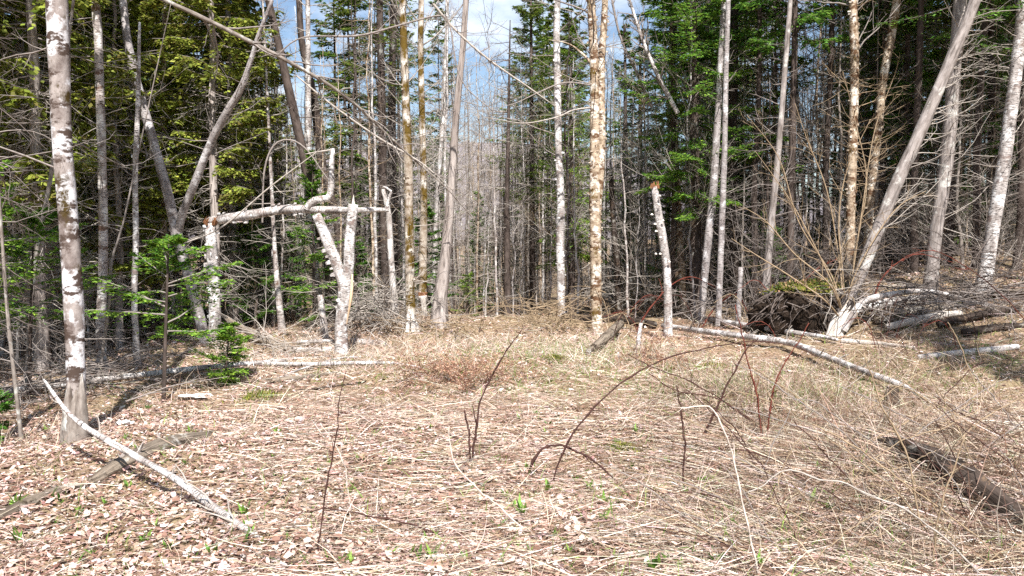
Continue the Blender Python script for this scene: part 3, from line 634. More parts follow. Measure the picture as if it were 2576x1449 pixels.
tree('yellow_birch', 'slanting shaggy yellow birch between the upright one and the leaning grey tree', [(2172, 790), (2180, 640), (2192, 480), (2208, 340), (2222, 200), (2244, 80), (2256, 0)], [22, 22, 22, 22, 23, 24, 24], 'yellow_birch_bark', d=14.2, H=11, k=11, fl=(.8, 6, 110, .03, 'yellow_birch_bark'), tw=[dict(n=14, h0=2.4, h1=6, ln=(.6, 1.6), sub=5, sub2=1, mat='twig_tan')])
t, l = tree('leaning_tree', 'grey furrowed tree leaning steeply right, its foot splintered pale', [(2098, 838), (2128, 770), (2168, 680), (2208, 580), (2252, 470), (2300, 365), (2352, 245), (2400, 130), (2446, 20)], [34, 33, 35, 36, 36, 35, 34, 33, 32], 'furrowed_bark', H=8.5, k=14, flare=.15, topr=.5,
     tw=[dict(n=46, h0=1.6, h1=5.2, ln=(.4, 1.5), r=(.005, .010), elev=(-.1, .6), up=.3, sub=3, sub2=1, mat='twig_pale', az=(0.0, 0.7))])
ld = t.location.y
for dx, y1 in ((-14, 770), (-4, 750), (6, 768), (14, 780)):
    limb(t, 'splinter', [P(2100 + dx, 838, ld - .22) + [0, 0, -.04], P(2112 + dx * .9, 805, ld - .2), P(2138 + dx * .4, y1, ld - .14)], [.05, .04, .004], 'weathered_wood', 6, .06)
limb(t, 'low_branch', [P(x, y, ld - .25) for x, y in ((2122, 832), (2150, 785), (2172, 758), (2230, 742), (2310, 732), (2370, 738), (2440, 757), (2520, 778), (2570, 792))], [.05, .055, .045, .04, .034, .03, .024, .018, .010], 'grey_log', 8, .04)
tree('grey_tree', 'broad shaded grey trunk just right of the leaning tree', [(2338, 735), (2352, 600), (2372, 470), (2388, 340), (2402, 160), (2416, 0)], [38, 38, 38, 38, 37, 36], 'furrowed_bark', d=12.5, H=12, k=12, tw=[dict(n=40, h0=1.8, h1=5, ln=(.6, 1.6), r=(.005, .01), elev=(-.2, .5), up=.3, sub=3, sub2=1, mat='twig_pale', az=(-1.0, 1.0))],
     cr=dict(c0=4.6, c1=12, rad=1.6, per_m=9, cols=FIR, elev=-.3))
tree('birch_tree', 'white birch leaning right, the rightmost big trunk', [(2468, 728), (2480, 680), (2500, 560), (2524, 420), (2540, 300), (2560, 150), (2576, 0)], [46, 42, 40, 39, 37, 36, 35], 'birch_bark', d=12.0, H=11, k=13, tw=[dict(n=30, h0=2.0, h1=5, ln=(.5, 1.5), r=(.005, .01), elev=(-.1, .6), up=.35, sub=3, sub2=1, mat='twig_pale'), TOPS])
tree('small_trunk', 'thin mossy sapling stem at the far left edge', [(58, 1115), (40, 980), (22, 820), (8, 640)], [12, 12, 11, 10], 'pale_conifer_bark', H=5, k=7, tw=[dict(n=26, h0=.4, h1=3.6, ln=(.4, 1.3), r=(.003, .007), elev=(-.6, .3), up=-.2, sub=5, sub2=1)])
tree('small_trunk', 'lichen flecked sapling leaning behind the blotched trunk', [(60, 900), (85, 700), (110, 540), (135, 400)], [15, 14, 13, 12], 'pale_conifer_bark', d=9.0, H=6, k=7, tw=[dict(n=30, h0=1, h1=5, ln=(.5, 1.4), r=(.003, .007), elev=(-.6, .3), up=-.2, sub=5, sub2=1)])

# long dead branch slanting across the sky from the upper left: a fallen thin tree hung up in the others
def stickpx(name, label, pts, wid, d, mat, cat, k=6, tw=None, tmat='twig_grey', n=None, rough=.03, base_ground=False, group=None):
    rng = RNG(); ds = d if hasattr(d, '__len__') else [d] * len(pts)
    a = np.array([[*P(x, y, e), w_ * ppx(e) / 2] for (x, y), w_, e in zip(pts, wid, ds)])
    if base_ground: a[0, 2] = float(hgt(a[0, 0], a[0, 1])) - .03
    ln = np.linalg.norm(np.diff(a[:, :3], axis=0), axis=1).sum(); a = resample(a, n or int(np.clip(ln / .09, 8, 70)))
    t = thing(name, label, cat, a[0, :3], group)
    mb = MB(); tubes(mb, a[:, :3], a[:, 3], k, True, rough, rng); part('stem', mb, mat, t)
    if tw:
        m2 = MB(); Pt = a[None, :, :3]; R = a[None, :, 3]
        b, dd, l2, r2 = spawn(rng, Pt, R, tw[0], .1, .98, .8, tw[1], .5)
        P2, R2 = grow(rng, b, dd, l2, np.maximum(r2, .002), tw[2], .16, 6, .35); tubes(m2, P2, R2, 4, False)
        b, dd, l2, r2 = spawn(rng, P2, R2, 4, .15, .98, .8, (.25, .6), .6); P3, R3 = grow(rng, b, dd, l2, np.maximum(r2, .0016), tw[2], .18, 5, .4); tubes(m2, P3, R3, 3, False)
        part('twigs', m2, tmat, t)
    return t
stickpx('hung_tree', 'long thin dead tree slanting down across the sky from the upper left', [(395, -8), (500, 40), (620, 100), (720, 152), (830, 215), (900, 268), (960, 325), (1040, 400), (1120, 470), (1200, 560)], [10, 11, 11, 10, 8.5, 7.5, 6, 4.5, 3.5, 2], [9.5, 9.6, 9.8, 10, 10.3, 10.5, 10.7, 11, 11.2, 11.4], 'pale_conifer_bark', 'dead tree', 8, (30, (.06, .16), .1))
stickpx('hung_branch', 'pale bare branch arching over the gap towards the mossy trunk', [(690, 145), (760, 95), (900, 90), (1000, 65), (1100, 40), (1130, 60), (1160, 200), (1240, 280)], [3, 4, 5.5, 5, 4, 3.5, 3, 2], 10.5, 'twig_grey', 'branch', 6, (20, (.06, .18), .05))
stickpx('hung_branch', 'thin pale stem slanting parallel below the long dead tree', [(745, 190), (830, 260), (950, 345), (1060, 410), (1140, 480)], [4, 5, 5, 4, 2], 11, 'twig_pale', 'branch', 5, (16, (.08, .2), .05))
stickpx('hung_branch', 'pale branch slanting from the top of the mossy trunk to the cedar', [(1090, 10), (1150, 80), (1230, 150), (1330, 220), (1400, 270)], [6, 6, 5, 4, 2], 12, 'twig_pale', 'branch', 5, (16, (.08, .2), .05))
stickpx('bent_sapling', 'thin sapling bent into a hoop above the level fallen top', [(660, 560), (665, 430), (690, 365), (730, 352), (770, 375), (810, 430), (840, 470)], [5, 5, 5, 4.5, 4, 3, 2], bd + .8, 'twig_grey', 'sapling', 6, (14, (.08, .2), -.1))
stickpx('straight_stick', 'straight pale stick slanting up to the right over the broken birch', [(470, 610), (560, 570), (680, 470), (760, 410), (800, 380)], [4, 4, 4, 3, 2], bd - .5, 'twig_pale', 'stick', 5)
stickpx('leaning_pole', 'thin bare pole slanting up left beside the big fir', [(1705, 285), (1660, 200), (1620, 110), (1590, 20), (1575, -30)], [12, 11, 9, 7, 5], 15, 'birch_bark', 'pole', 7, (22, (.1, .28), .3))
stickpx('leaning_pole', 'darker bare pole crossing the sky left of the big fir', [(1640, 270), (1600, 180), (1560, 90), (1540, 0), (1530, -60)], [8, 7, 6, 5, 4], 15.4, 'twig_grey', 'pole', 6, (22, (.12, .3), .3))

# ---------------- young firs and boughs
def young_fir(label, base, top, wid, rad_px, c0f, cols, d=None, per_m=26, droop=.1, m=12, q=7, group=None, name='young_fir', nl=(.03, .055), nw=.007, elev=0.0, k=7):
    rng = RNG(); line, g = line_px([base, ((base[0] + top[0]) / 2, (base[1] + top[1]) / 2), top], [wid, wid * .7, wid * .25], d)
    t = thing(name, label, 'fir', g, group)
    part('trunk', trunk_mesh(rng, line, k, .15, .1), 'conifer_bark', t)
    z0, z1 = line[0, 2], line[-1, 2]
    w_, f_ = crown_mesh(rng, line, z0 + (z1 - z0) * c0f, z1, rad_px * ppx(g[1]), per_m, cols, m, q, elev=elev, up=.15, shape=.6, nl=nl, nw=nw, tl=.5, droop=droop, lo=.1)
    part('live_branches', w_, 'twig_grey', t); part('crown', f_, 'needles', t)
    return t
young_fir('young balsam fir with bright flat boughs in front of the curved forked tree', (410, 1012), (425, 600), 13, 260, .42, YFIR + YFIR + FIR, per_m=22, q=10, m=16, nl=(.03, .055), nw=.010)
young_fir('small bushy fir seedling at the foot of the broken birch', (562, 965), (580, 818), 7, 95, .2, YFIR, per_m=60, q=7, m=10)
young_fir('yellow green young fir reaching in behind the blotched trunk', (72, 1010), (85, 540), 13, 290, .40, YFIR + FIR, d=8.2, per_m=22, q=10, m=16, nw=.010)
young_fir('young fir cut by the left edge with level bright boughs', (-70, 1040), (-60, 380), 14, 260, .42, YFIR, d=7.6, per_m=22, q=10, m=16, nw=.010)
young_fir('little green fir low by the left edge', (-20, 1110), (-10, 985), 6, 70, .2, FIR, d=6.4, per_m=40)
young_fir('green fir standing in the far end of the gap', (1200, 800), (1205, 540), 12, 75, .12, FIR, d=19, per_m=16, m=12)
young_fir('feathery fir low behind the leaning cedar, left of the gap', (1175, 805), (1178, 690), 8, 60, .12, SPRUCE + YFIR, d=17.5, per_m=22)
young_fir('young fir beside the dark slanting trunk at right', (1945, 790), (1945, 520), 10, 95, .3, FIR, d=15.5, per_m=20)
young_fir('young fir glowing green behind the broken birch stem', (615, 850), (622, 520), 11, 110, .25, FIR + YFIR, d=15, per_m=20)
young_fir('dark little fir behind the forked birch', (735, 840), (735, 560), 9, 75, .2, FIR, d=15.5, per_m=20)
young_fir('bright young fir halfway up behind the level fallen top', (660, 845), (668, 440), 10, 100, .3, YFIR + FIR, d=17, per_m=20)
young_fir('low green fir at the foot of the dark conifers', (790, 840), (788, 640), 9, 80, .1, FIR, d=16, per_m=24)
young_fir('drooping olive spruce left of the twin stemmed trunk', (1440, 800), (1435, 60), 18, 140, .22, SPRUCE + YFIR, d=17.5, per_m=19, m=14, q=7, elev=-.35, droop=.35, nl=(.05, .09), nw=.011)
young_fir('ragged spruce with bare tips left of the slim white birch', (1340, 800), (1335, -60), 18, 130, .36, SPRUCE, d=18.5, per_m=17, m=14, q=7, elev=-.2, droop=.3, nl=(.05, .09), nw=.011)
young_fir('sharp topped blue green spruce far behind right of the twin stems', (1575, 790), (1572, 66), 20, 95, .15, FIR + SPRUCE, d=27, per_m=9, m=12, q=6, elev=-.2, nl=(.09, .15), nw=.02)
young_fir('second sharp topped spruce far behind, nearer the big fir', (1612, 790), (1610, 75), 20, 85, .2, FIR + SPRUCE, d=31, per_m=9, m=12, q=6, elev=-.2, nl=(.09, .15), nw=.02)
# boughs at right among the yellow birches
young_fir('dark fir with drooping boughs between the yellow birches and the leaning tree', (2270, 750), (2290, -200), 26, 180, .3, FIR, d=15.5, per_m=13, m=14, q=8, elev=-.35, droop=.25, nl=(.05, .09), nw=.012)
young_fir('dark fir behind the rightmost birch', (2500, 700), (2490, -250), 30, 190, .25, FIR, d=15.0, per_m=12, m=14, q=8, elev=-.3, droop=.25, nl=(.05, .09), nw=.012)

# bare shrub with fanning stems at right
g0 = G(2130, 800); g0 = np.array([P(2130, 780, 11.8)[0], 11.8, 0]); g0[2] = float(hgt(g0[0], g0[1]))
sh = thing('bare_shrub', 'bare tan shrub fanning thin stems in front of the yellow birches', 'shrub', g0)
for j, pts in enumerate([((2105, 740), (2050, 620), (1985, 500), (1900, 380)), ((2095, 700), (2010, 560), (1960, 400), (1880, 290)), ((2145, 690), (2170, 520), (2200, 330), (2250, 190)), ((2150, 640), (2180, 460), (2150, 300), (2120, 180)),
                          ((2120, 690), (2110, 560), (2130, 430), (2190, 300)), ((2080, 760), (1980, 690), (1900, 640), (1840, 600)), ((2140, 720), (2200, 600), (2260, 520), (2330, 480)), ((2110, 650), (2080, 480), (2030, 350), (2000, 260)), ((2090, 720), (2000, 640), (1930, 560), (1870, 520))]):
    dd = 11.8 + [-.4, .3, 0, .5, -.2, -.6, -.3, .6, -.5][j]
    _, a = limb(sh, 'stem', [g0 + [0, 0, -.05]] + [P(x, y, dd) for x, y in pts], [.014, .012, .010, .007, .003], 'twig_tan', 6, .02)
    m2 = MB(); rng = RNG(); b, d_, l2, r2 = spawn(rng, a[None, :, :3], a[None, :, 3], 14, .2, .98, .7, (.1, .3), .5)
    P2, R2 = grow(rng, b, d_, l2, np.maximum(r2, .0025), .1, .14, 6, .35); tubes(m2, P2, R2, 4, False)
    b, d_, l2, r2 = spawn(rng, P2, R2, 3, .2, .98, .7, (.25, .6), .6); P3, R3 = grow(rng, b, d_, l2, np.maximum(r2, .002), .1, .14, 5, .4); tubes(m2, P3, R3, 3, False)
    part('twigs', m2, 'twig_tan', sh)
# ---------------- the wood behind: prototypes, each used by many single trees
def vline(rng, H, r0, bend=.012, n=26, lean=0.0):
    z = np.linspace(-.3, H, n); x = np.cumsum(rng.normal(0, bend, n)) + lean * z; y = np.cumsum(rng.normal(0, bend, n))
    return np.stack([x - x[1], y - y[1], z, r0 * (1 - .85 * np.clip(z / H, 0, 1) ** 1.1)], -1)
PROTO = {}
def proto(key, parts): PROTO.setdefault(key, []).append([(nm, mb.mesh(nm, mat, (0, 0, 0)), st) for nm, mb, mat, st in parts])
for i in range(7):                                         # tall conifers with bare lower whorls
    r = RNG(); H = [13, 11.5, 14, 12, 10.5, 13.5, 12.5][i]; ln = vline(r, H, [.06, .05, .07, .055, .045, .06, .065][i])
    c0 = [3.2, 2.4, 4.5, 2.0, 2.8, 3.6, 5.0][i]; cols = [FIR + SPRUCE, SPRUCE, FIR, SPRUCE, FIR + SPRUCE, SPRUCE, FIR][i]
    wd, fo = crown_mesh(r, ln, c0, H, [1.35, 1.1, 1.5, 1.2, 1.1, 1.3, 1.5][i], 10, cols, 12, 6, elev=-.35, up=.3, shape=.55, nl=(.07, .13), nw=.019, droop=.22)
    proto('conifer', [('trunk', trunk_mesh(r, ln, 7, .25, .3), 'conifer_bark' if i != 3 else 'pale_conifer_bark', 0),
        ('bare_branches', bare_twigs(r, ln, 80, .7, c0 + 1.2, (.5, 1.5), (.004, .009), (-.5, .15), .1, .12, 6, 1, 3), 'twig_grey' if i in (1, 3) else 'twig_dark', 1), ('live_branches', wd, 'twig_dark', 1), ('crown', fo, 'needles', 0)])
for i in range(4):                                         # cedars, yellow green
    r = RNG(); H = [9.5, 11, 8.5, 12][i]; ln = vline(r, H, [.07, .08, .06, .085][i], .016)
    c0 = [1.7, 2.2, 1.3, 2.6][i]
    wd, fo = crown_mesh(r, ln, c0, H, [1.3, 1.5, 1.2, 1.5][i], 16, CEDAR, 12, 7, elev=-.2, up=.1, shape=.5, nl=(.07, .13), nw=.024, droop=.5, lo=.3)
    proto('cedar', [('trunk', trunk_mesh(r, ln, 8, .4, .3), 'cedar_bark', 0),
        ('bare_branches', bare_twigs(r, ln, 110, .6, c0 + 2, (.5, 1.7), (.004, .009), (-.6, .2), .15, .16, 6, 2, 3), 'twig_pale', 1), ('live_branches', wd, 'twig_grey', 1), ('crown', fo, 'needles', 0)])
for i in range(7):                                         # bare broadleaved trees
    r = RNG(); H = [11, 9, 12.5, 8, 10, 13, 9.5][i]; ln = vline(r, H, [.045, .032, .055, .03, .038, .055, .04][i], .03, 26, [.02, -.03, 0, .05, -.02, .01, .03][i])
    bm = bare_twigs(r, ln, [46, 40, 50, 36, 44, 50, 40][i], H * .22, H * .97, (1.0, 2.6), (.005, .012), (.35, 1.05), .35, .11, 7, 4, 4, True, None, 7)
    proto('bare', [('trunk', trunk_mesh(r, ln, 7, .25, .25), ['birch_bark', 'smooth_grey_bark', 'yellow_birch_bark', 'birch_bark_worn', 'birch_bark', 'grey_log', 'furrowed_bark'][i], 0), ('branches', bm, ['twig_grey', 'twig_pale', 'twig_grey', 'twig_pale', 'twig_tan', 'twig_grey', 'twig_pale'][i], 1)])
for i in range(6):                                         # thin dead poles
    r = RNG(); H = [5, 6.5, 4, 7.5, 5.5, 6][i]; ln = vline(r, H, [.028, .034, .022, .038, .03, .028][i], .02, 20, [.02, -.02, .05, 0, -.04, .03][i])
    proto('pole', [('trunk', trunk_mesh(r, ln, 6, .2, .2), ['birch_bark_worn', 'conifer_bark', 'grey_log', 'birch_bark', 'pale_conifer_bark', 'yellow_birch_bark'][i], 0),
        ('bare_branches', bare_twigs(r, ln, 45, .4, H * .95, (.3, 1.0), (.003, .006), (-.5, .5), .1, .15, 5, 1, 3), ['twig_pale', 'twig_grey', 'twig_pale', 'twig_grey', 'twig_pale', 'twig_tan'][i], 1)])
for i in range(3):                                         # low firs in the shade
    r = RNG(); H = [2.2, 3.2, 1.5][i]; ln = vline(r, H, .03)
    wd, fo = crown_mesh(r, ln, .25, H, [.75, .85, .6][i], 18, FIR if i != 1 else FIR + YFIR, 11, 6, elev=-.1, nl=(.05, .09), nw=.011)
    proto('low_fir', [('trunk', trunk_mesh(r, ln, 6), 'conifer_bark', 0), ('live_branches', wd, 'twig_grey', 1), ('crown', fo, 'needles', 0)])
for i in range(4):                                         # bare thickets
    r = RNG(); n = 16; b = np.stack([r.normal(0, .18, n), r.normal(0, .18, n), np.full(n, -.05)], -1); a = r.uniform(0, 6.28, n); e = r.uniform(.7, 1.45, n)
    Pt, R = grow(r, b, np.stack([np.cos(a) * np.cos(e), np.sin(a) * np.cos(e), np.sin(e)], -1), r.uniform(1.4, 3.0, n), r.uniform(.006, .012, n), .1, .1, 8, .3)
    mb = MB(); tubes(mb, Pt, R, 4, False); b, d_, l2, r2 = spawn(r, Pt, R, 9, .15, .98, .7, (.2, .5), .6); P2, R2 = grow(r, b, d_, l2, np.maximum(r2, .002), .1, .14, 6, .4)
    m2 = MB(); tubes(m2, P2, R2, 3, False); b, d_, l2, r2 = spawn(r, P2, R2, 4, .15, .98, .7, (.25, .6), .6); P3, R3 = grow(r, b, d_, l2, np.maximum(r2, .0016), .1, .14, 5, .4); tubes(m2, P3, R3, 3, False)
    proto('thicket', [('stems', mb, ['twig_grey', 'twig_pale', 'twig_tan', 'twig_grey'][i], 1), ('twigs', m2, ['twig_pale', 'twig_pale', 'twig_tan', 'twig_grey'][i], 1)])

ZONES = [(260, 'behind the blotched grey trunk at far left'), (480, 'behind the curved forked tree'), (720, 'behind the broken white birch'), (1000, 'behind the forked white birch'), (1120, 'behind the mossy trunk'),
         (1330, 'around the gap in the wood'), (1460, 'behind the slim white birch'), (1650, 'behind the twin stemmed trunk'), (1880, 'behind the birch snag and big fir'), (2160, 'behind the mossy root mound'), (2420, 'behind the leaning grey tree'), (9999, 'behind the rightmost birch')]
WORDS = {'conifer': ('conifer', 'tall narrow conifer with bare lower branches', 'conifer'), 'cedar': ('cedar_tree', 'yellow green cedar with twiggy bare lower trunk', 'cedar'), 'bare': ('bare_tree', 'leafless grey tree with fine upswept branches', 'tree'),
         'pole': ('dead_pole', 'thin dead pole bristling with dry twigs', 'dead tree'), 'low_fir': ('low_fir', 'low green fir in the undergrowth', 'fir'), 'thicket': ('bare_thicket', 'thicket of thin bare stems', 'thicket')}
NB = {}; PLACED = []
LOOKS = {'conifer': ['pale barked', 'slim olive', 'broad green', 'ragged olive', 'short green', 'loose olive', 'high crowned green'], 'cedar': ['middling', 'tall', 'small', 'tallest'],
         'bare': ['white barked', 'smooth grey', 'yellow barked', 'slight pale', 'straight white', 'stout grey', 'furrowed grey'], 'pole': ['worn white', 'dark', 'short grey', 'tall white', 'brownish', 'yellowish'], 'low_fir': ['middling', 'taller', 'smallest'], 'thicket': ['grey', 'pale', 'tan', 'dull grey']}
WORDS = {'conifer': ('conifer', 'narrow conifer', 'conifer'), 'cedar': ('cedar_tree', 'yellow green cedar', 'cedar'), 'bare': ('bare_tree', 'leafless tree', 'tree'), 'pole': ('dead_pole', 'twiggy dead pole', 'dead tree'), 'low_fir': ('low_fir', 'low green fir', 'fir'), 'thicket': ('bare_thicket', 'bare stemmed thicket', 'thicket')}
def place(key, px, d, s=1.0, sz=1.0, rng=None, i=None):
    x = (px - 1288) / FPX * d; z = float(hgt(x, d))
    zone = next(t for lim, t in ZONES if px < lim); nm, desc, cat = WORDS[key]
    fam = PROTO[key]; i = int(rng.integers(len(fam))) if i is None else i; pr = fam[i]
    t = thing(nm, 'x', cat, (x, d, z - .03), nm.replace('_', ' ') + 's ' + zone)
    PLACED.append((LOOKS[key][i] + ' ' + desc, zone, px, t))
    t.rotation_euler = (0, 0, rng.uniform(0, 6.28)); t.scale = (s, s, s * sz)
    for n_, me, st in pr:
        o = link(bpy.data.objects.new(n_, me), t)
        if st: o['kind'] = 'stuff'
    NB[key] = NB.get(key, 0) + 1
ORD = ['leftmost', 'second from left', 'third from left', 'fourth from left', 'fifth from left', 'sixth from left', 'seventh from left', 'eighth from left', 'ninth from left', 'tenth from left', 'eleventh from left', 'twelfth from left', 'thirteenth from left', 'fourteenth from left', 'fifteenth from left', 'sixteenth from left', 'seventeenth from left']
def name_placed():
    fam = {}
    for a, zn, px, t in PLACED: fam.setdefault((a, zn), []).append((px, t))
    for (a, zn), L_ in fam.items():
        L_.sort(key=lambda q: q[0])
        for j, (_, t) in enumerate(L_):
            t['label'] = (a + ' ' + zn) if len(L_) == 1 or len(L_) > 17 else (ORD[j] + ' ' + a + ' ' + zn)
rb = np.random.default_rng(77); used = []
def scatter(key, n, x0, x1, d0, d1, s=(.8, 1.15), ytop=None, gap=1.1):
    k = 0; tries = 0
    while k < n and tries < n * 60:
        tries += 1
        px = rb.uniform(x0, x1); d = math.sqrt(rb.uniform(d0 * d0, d1 * d1)); x = (px - 1288) / FPX * d
        if key in ('conifer', 'cedar', 'bare') and any((x - u) ** 2 + (d - v) ** 2 < gap * gap for u, v in used): continue
        if key in ('conifer', 'cedar') and 1150 < px < 1262: continue
        if key == 'conifer' and 1875 < px < 2055 and d > 16.5: continue
        sc_ = rb.uniform(*s); i = None
        if ytop is not None:                               # keep the top below a line so that sky shows
            i = int(rb.integers(len(PROTO[key]))); top = max(v.co.z for v in PROTO[key][i][0][1].vertices)
            sc_ = min(sc_, (CAM_H + d * (600 - rb.uniform(*ytop)) / FPX - float(hgt(x, d))) / top)
            if sc_ < .3: continue
        place(key, px, d, sc_, 1, rb, i); used.append((x, d)); k += 1
# left wood: cedars and conifers
scatter('cedar', 20, 60, 660, 12.8, 23, (.85, 1.15)); scatter('conifer', 17, -250, 560, 13, 34, (.8, 1.15)); scatter('cedar', 7, -250, 120, 10.5, 16)
scatter('cedar', 5, 560, 720, 16, 26, ytop=(170, 330))
# middle left: mostly bare, sky behind
scatter('bare', 19, 580, 1260, 17, 42, (.8, 1.15), gap=.6); scatter('bare', 22, 600, 1330, 15, 24, (.40, .58), gap=.5); scatter('bare', 26, 1290, 1900, 15.5, 24, (.42, .62), gap=.5); scatter('bare', 12, 0, 520, 13.8, 19, (.42, .62), gap=.5); scatter('conifer', 6, 780, 1130, 15.5, 26, (.8, 1.05)); scatter('conifer', 14, 600, 1130, 28, 52, (.8, 1.1), ytop=(260, 430))
scatter('bare', 22, 1100, 1330, 22, 50, (.5, 1.0), ytop=(120, 480), gap=.7)
# middle
scatter('conifer', 9, 1280, 1480, 17, 32, (.75, 1.0), ytop=(-250, 200)); scatter('bare', 16, 1260, 1760, 16, 38, (.8, 1.05), gap=.7); scatter('conifer', 10, 1480, 1680, 24, 48, (.8, 1.1), ytop=(140, 330))
# right: dense and dark; high crowned ones in the front shade what stands behind
for px, d, i in ((1690, 16.4, 6), (1900, 15.2, 6), (1985, 14.2, 2), (2075, 15, 6), (2215, 15.6, 2), (2300, 13.8, 6), (2385, 14, 2), (2455, 13.4, 6), (2560, 13, 2), (2620, 12, 6), (2700, 13.5, 2), (2800, 12.2, 6)):
    place('conifer', px, d, 1.0, 1, rb, i); used.append(((px - 1288) / FPX * d, d))
scatter('conifer', 84, 1670, 2900, 15.2, 36, (.85, 1.2), gap=.8); scatter('bare', 26, 1700, 2300, 14.5, 26, (.75, 1.0), gap=.7); scatter('bare', 12, 0, 600, 13.4, 22, (.8, 1.0), gap=.7)
# thin poles, low firs and thickets everywhere under the trees
scatter('pole', 12, -150, 230, 10.5, 14); scatter('pole', 50, 100, 760, 13.4, 24); scatter('pole', 84, 620, 1330, 14.2, 30); scatter('pole', 84, 1280, 2000, 15, 30); scatter('pole', 50, 1900, 2800, 14.5, 26)
scatter('low_fir', 34, -100, 1150, 12.5, 26); scatter('low_fir', 40, 1180, 2800, 16, 30)
scatter('thicket', 18, 640, 1330, 16, 30); scatter('thicket', 8, 1330, 2000, 15.5, 26); scatter('thicket', 5, 1900, 2650, 13.5, 18); scatter('thicket', 5, -100, 400, 10.5, 15)
scatter('conifer', 8, 1875, 2055, 22, 44, (.8, 1.1), ytop=(90, 330))
for px, d, i in ((3300, 10.4, 2),):            # just outside the right edge, shading the wood's border
    place('conifer', px, d, 1.0, 1, rb, i)
for px, d, i in ((-330, 9.6, 2),):                               # and outside the left edge
    place('cedar', px, d, .95, 1, rb, i)
scatter('low_fir', 16, 2180, 2850, 14.5, 20, (.9, 1.4)); scatter('thicket', 12, 2180, 2750, 12.8, 17, (.6, .9)); scatter('pole', 20, 2200, 2800, 13.2, 18)
place('conifer', 3187, 6.6, .62, 1, rb, 6); place('conifer', -32, 6.6, .8, 1, rb, 6); place('conifer', -420, 7.4, .85, 1, rb, 2)  # conifers added outside both edges to shade the floor
name_placed()
for o in list(bpy.data.objects):
    if o.parent is not None and o.name.split('.')[0] in ('branches', 'bare_branches', 'twigs', 'limb_twigs', 'splinters', 'live_branches', 'crown'): o['kind'] = 'stuff'
print('wood', NB)
# ---------------- logs, sticks and mounds on the floor
def log(name, label, pts, wid, mat, cat='log', lift=None, k=9, rough=.05, d=None, tw=None, tmat='twig_pale', lump=0.0):
    """lying stem; each photo point is where the stem meets the ground unless lift (m) raises it"""
    rng = RNG(); a = []
    for i, (px, py) in enumerate(pts):
        g = G(px, py) if d is None else P(px, py, d[i])
        r_ = wid[i] * ppx(g[1]) / 2
        if d is None: g = g + [0, 0, r_ * .6 + (lift[i] if lift else 0)]
        a.append([*g, r_])
    a = np.array(a); ln = np.linalg.norm(np.diff(a[:, :3], axis=0), axis=1).sum(); a = resample(a, int(np.clip(ln / .1, 8, 80)))
    t = thing(name, label, cat, a[0, :3]); mb = MB(); tubes(mb, a[:, :3], a[:, 3], k, True, rough, rng, 0, lump)
    tubes(mb, a[::-1][-2:, :3] + 0, a[::-1][-2:, 3] * .97, k, True)
    part('stem', mb, mat, t)
    if tw:
        m2 = MB(); b, dd, l2, r2 = spawn(rng, a[None, :, :3], a[None, :, 3], tw[0], .1, .98, .9, tw[1], .35)
        dd[:, 2] = np.abs(dd[:, 2]); P2, R2 = grow(rng, b, dd, l2, np.maximum(r2, .003), .1, .16, 6, .35); tubes(m2, P2, R2, 4, False)
        b, dd, l2, r2 = spawn(rng, P2, R2, 3, .15, .98, .8, (.25, .6), .6); P3, R3 = grow(rng, b, dd, l2, np.maximum(r2, .002), .05, .18, 5, .4); tubes(m2, P3, R3, 3, False)
        part('twigs', m2, tmat, t)['kind'] = 'stuff'
    return t
log('fallen_birch', 'long curved white birch log lying across the right of the clearing', [(1668, 832), (1780, 852), (1900, 872), (1990, 890), (2100, 932), (2200, 968), (2270, 988), (2345, 1022)], [13, 15, 16, 16, 17, 16, 14, 9], 'birch_bark', lift=[.06, .08, .1, .12, .1, .08, .06, .02], tw=(8, (.03, .07)))
log('fallen_birch', 'second pale log behind the long white one at right', [(1772, 812), (1850, 826), (1950, 842), (2060, 858), (2105, 866)], [12, 14, 13, 11, 8], 'birch_bark', lift=[.05] * 5)
log('fallen_log', 'smooth tan log lying level right of the leaning tree foot', [(2118, 862), (2200, 868), (2300, 878)], [14, 13, 8], 'weathered_wood')
log('dark_log', 'dark log lying in the shade right of the twin stemmed trunk', [(1420, 808), (1520, 812), (1600, 820), (1645, 826)], [22, 24, 22, 20], 'dark_log', lift=[.02] * 4)
log('grey_log', 'grey lichen covered log end pointing up right of the twin stems', [(1478, 892), (1520, 870), (1560, 842)], [16, 24, 22], 'rotten_wood', lift=[0, .06, .14])
log('white_stake', 'short white peeled stake standing in the grass', [(1605, 888), (1607, 850), (1613, 812)], [12, 12, 8], 'birch_bark', cat='stake', d=[G(1605, 888)[1]] * 3)
log('white_stake', 'tiny pale stake left of the tall white one', [(1556, 905), (1555, 886)], [6, 5], 'birch_bark', cat='stake', d=[G(1556, 905)[1]] * 2)
log('leaning_stick', 'long lichen crusted pale stick propped up across the lower left leaves', [(655, 1356), (560, 1292), (440, 1204), (330, 1142), (220, 1078), (165, 1030), (110, 955)], [17, 20, 19, 16, 14, 11, 6], 'birch_bark', cat='stick', d=[G(655, 1356)[1] - .02, 4.42, 4.8, 5.12, 5.4, 5.55, 5.7], rough=.09, tw=(12, (.04, .1)))
log('rotten_log', 'mossy half buried rotten log crossing under the leaning stick', [(225, 1222), (290, 1195), (370, 1150), (450, 1122), (540, 1098)], [22, 44, 40, 38, 20], 'rotten_wood', k=14, rough=.07, lump=.11, tw=(8, (.05, .16)), tmat='twig_grey')
log('rotten_log', 'low decayed log sinking into leaves at the lower left edge', [(-40, 1330), (60, 1280), (150, 1240), (215, 1225)], [30, 30, 26, 14], 'rotten_wood', k=12, rough=.08, lump=.1)
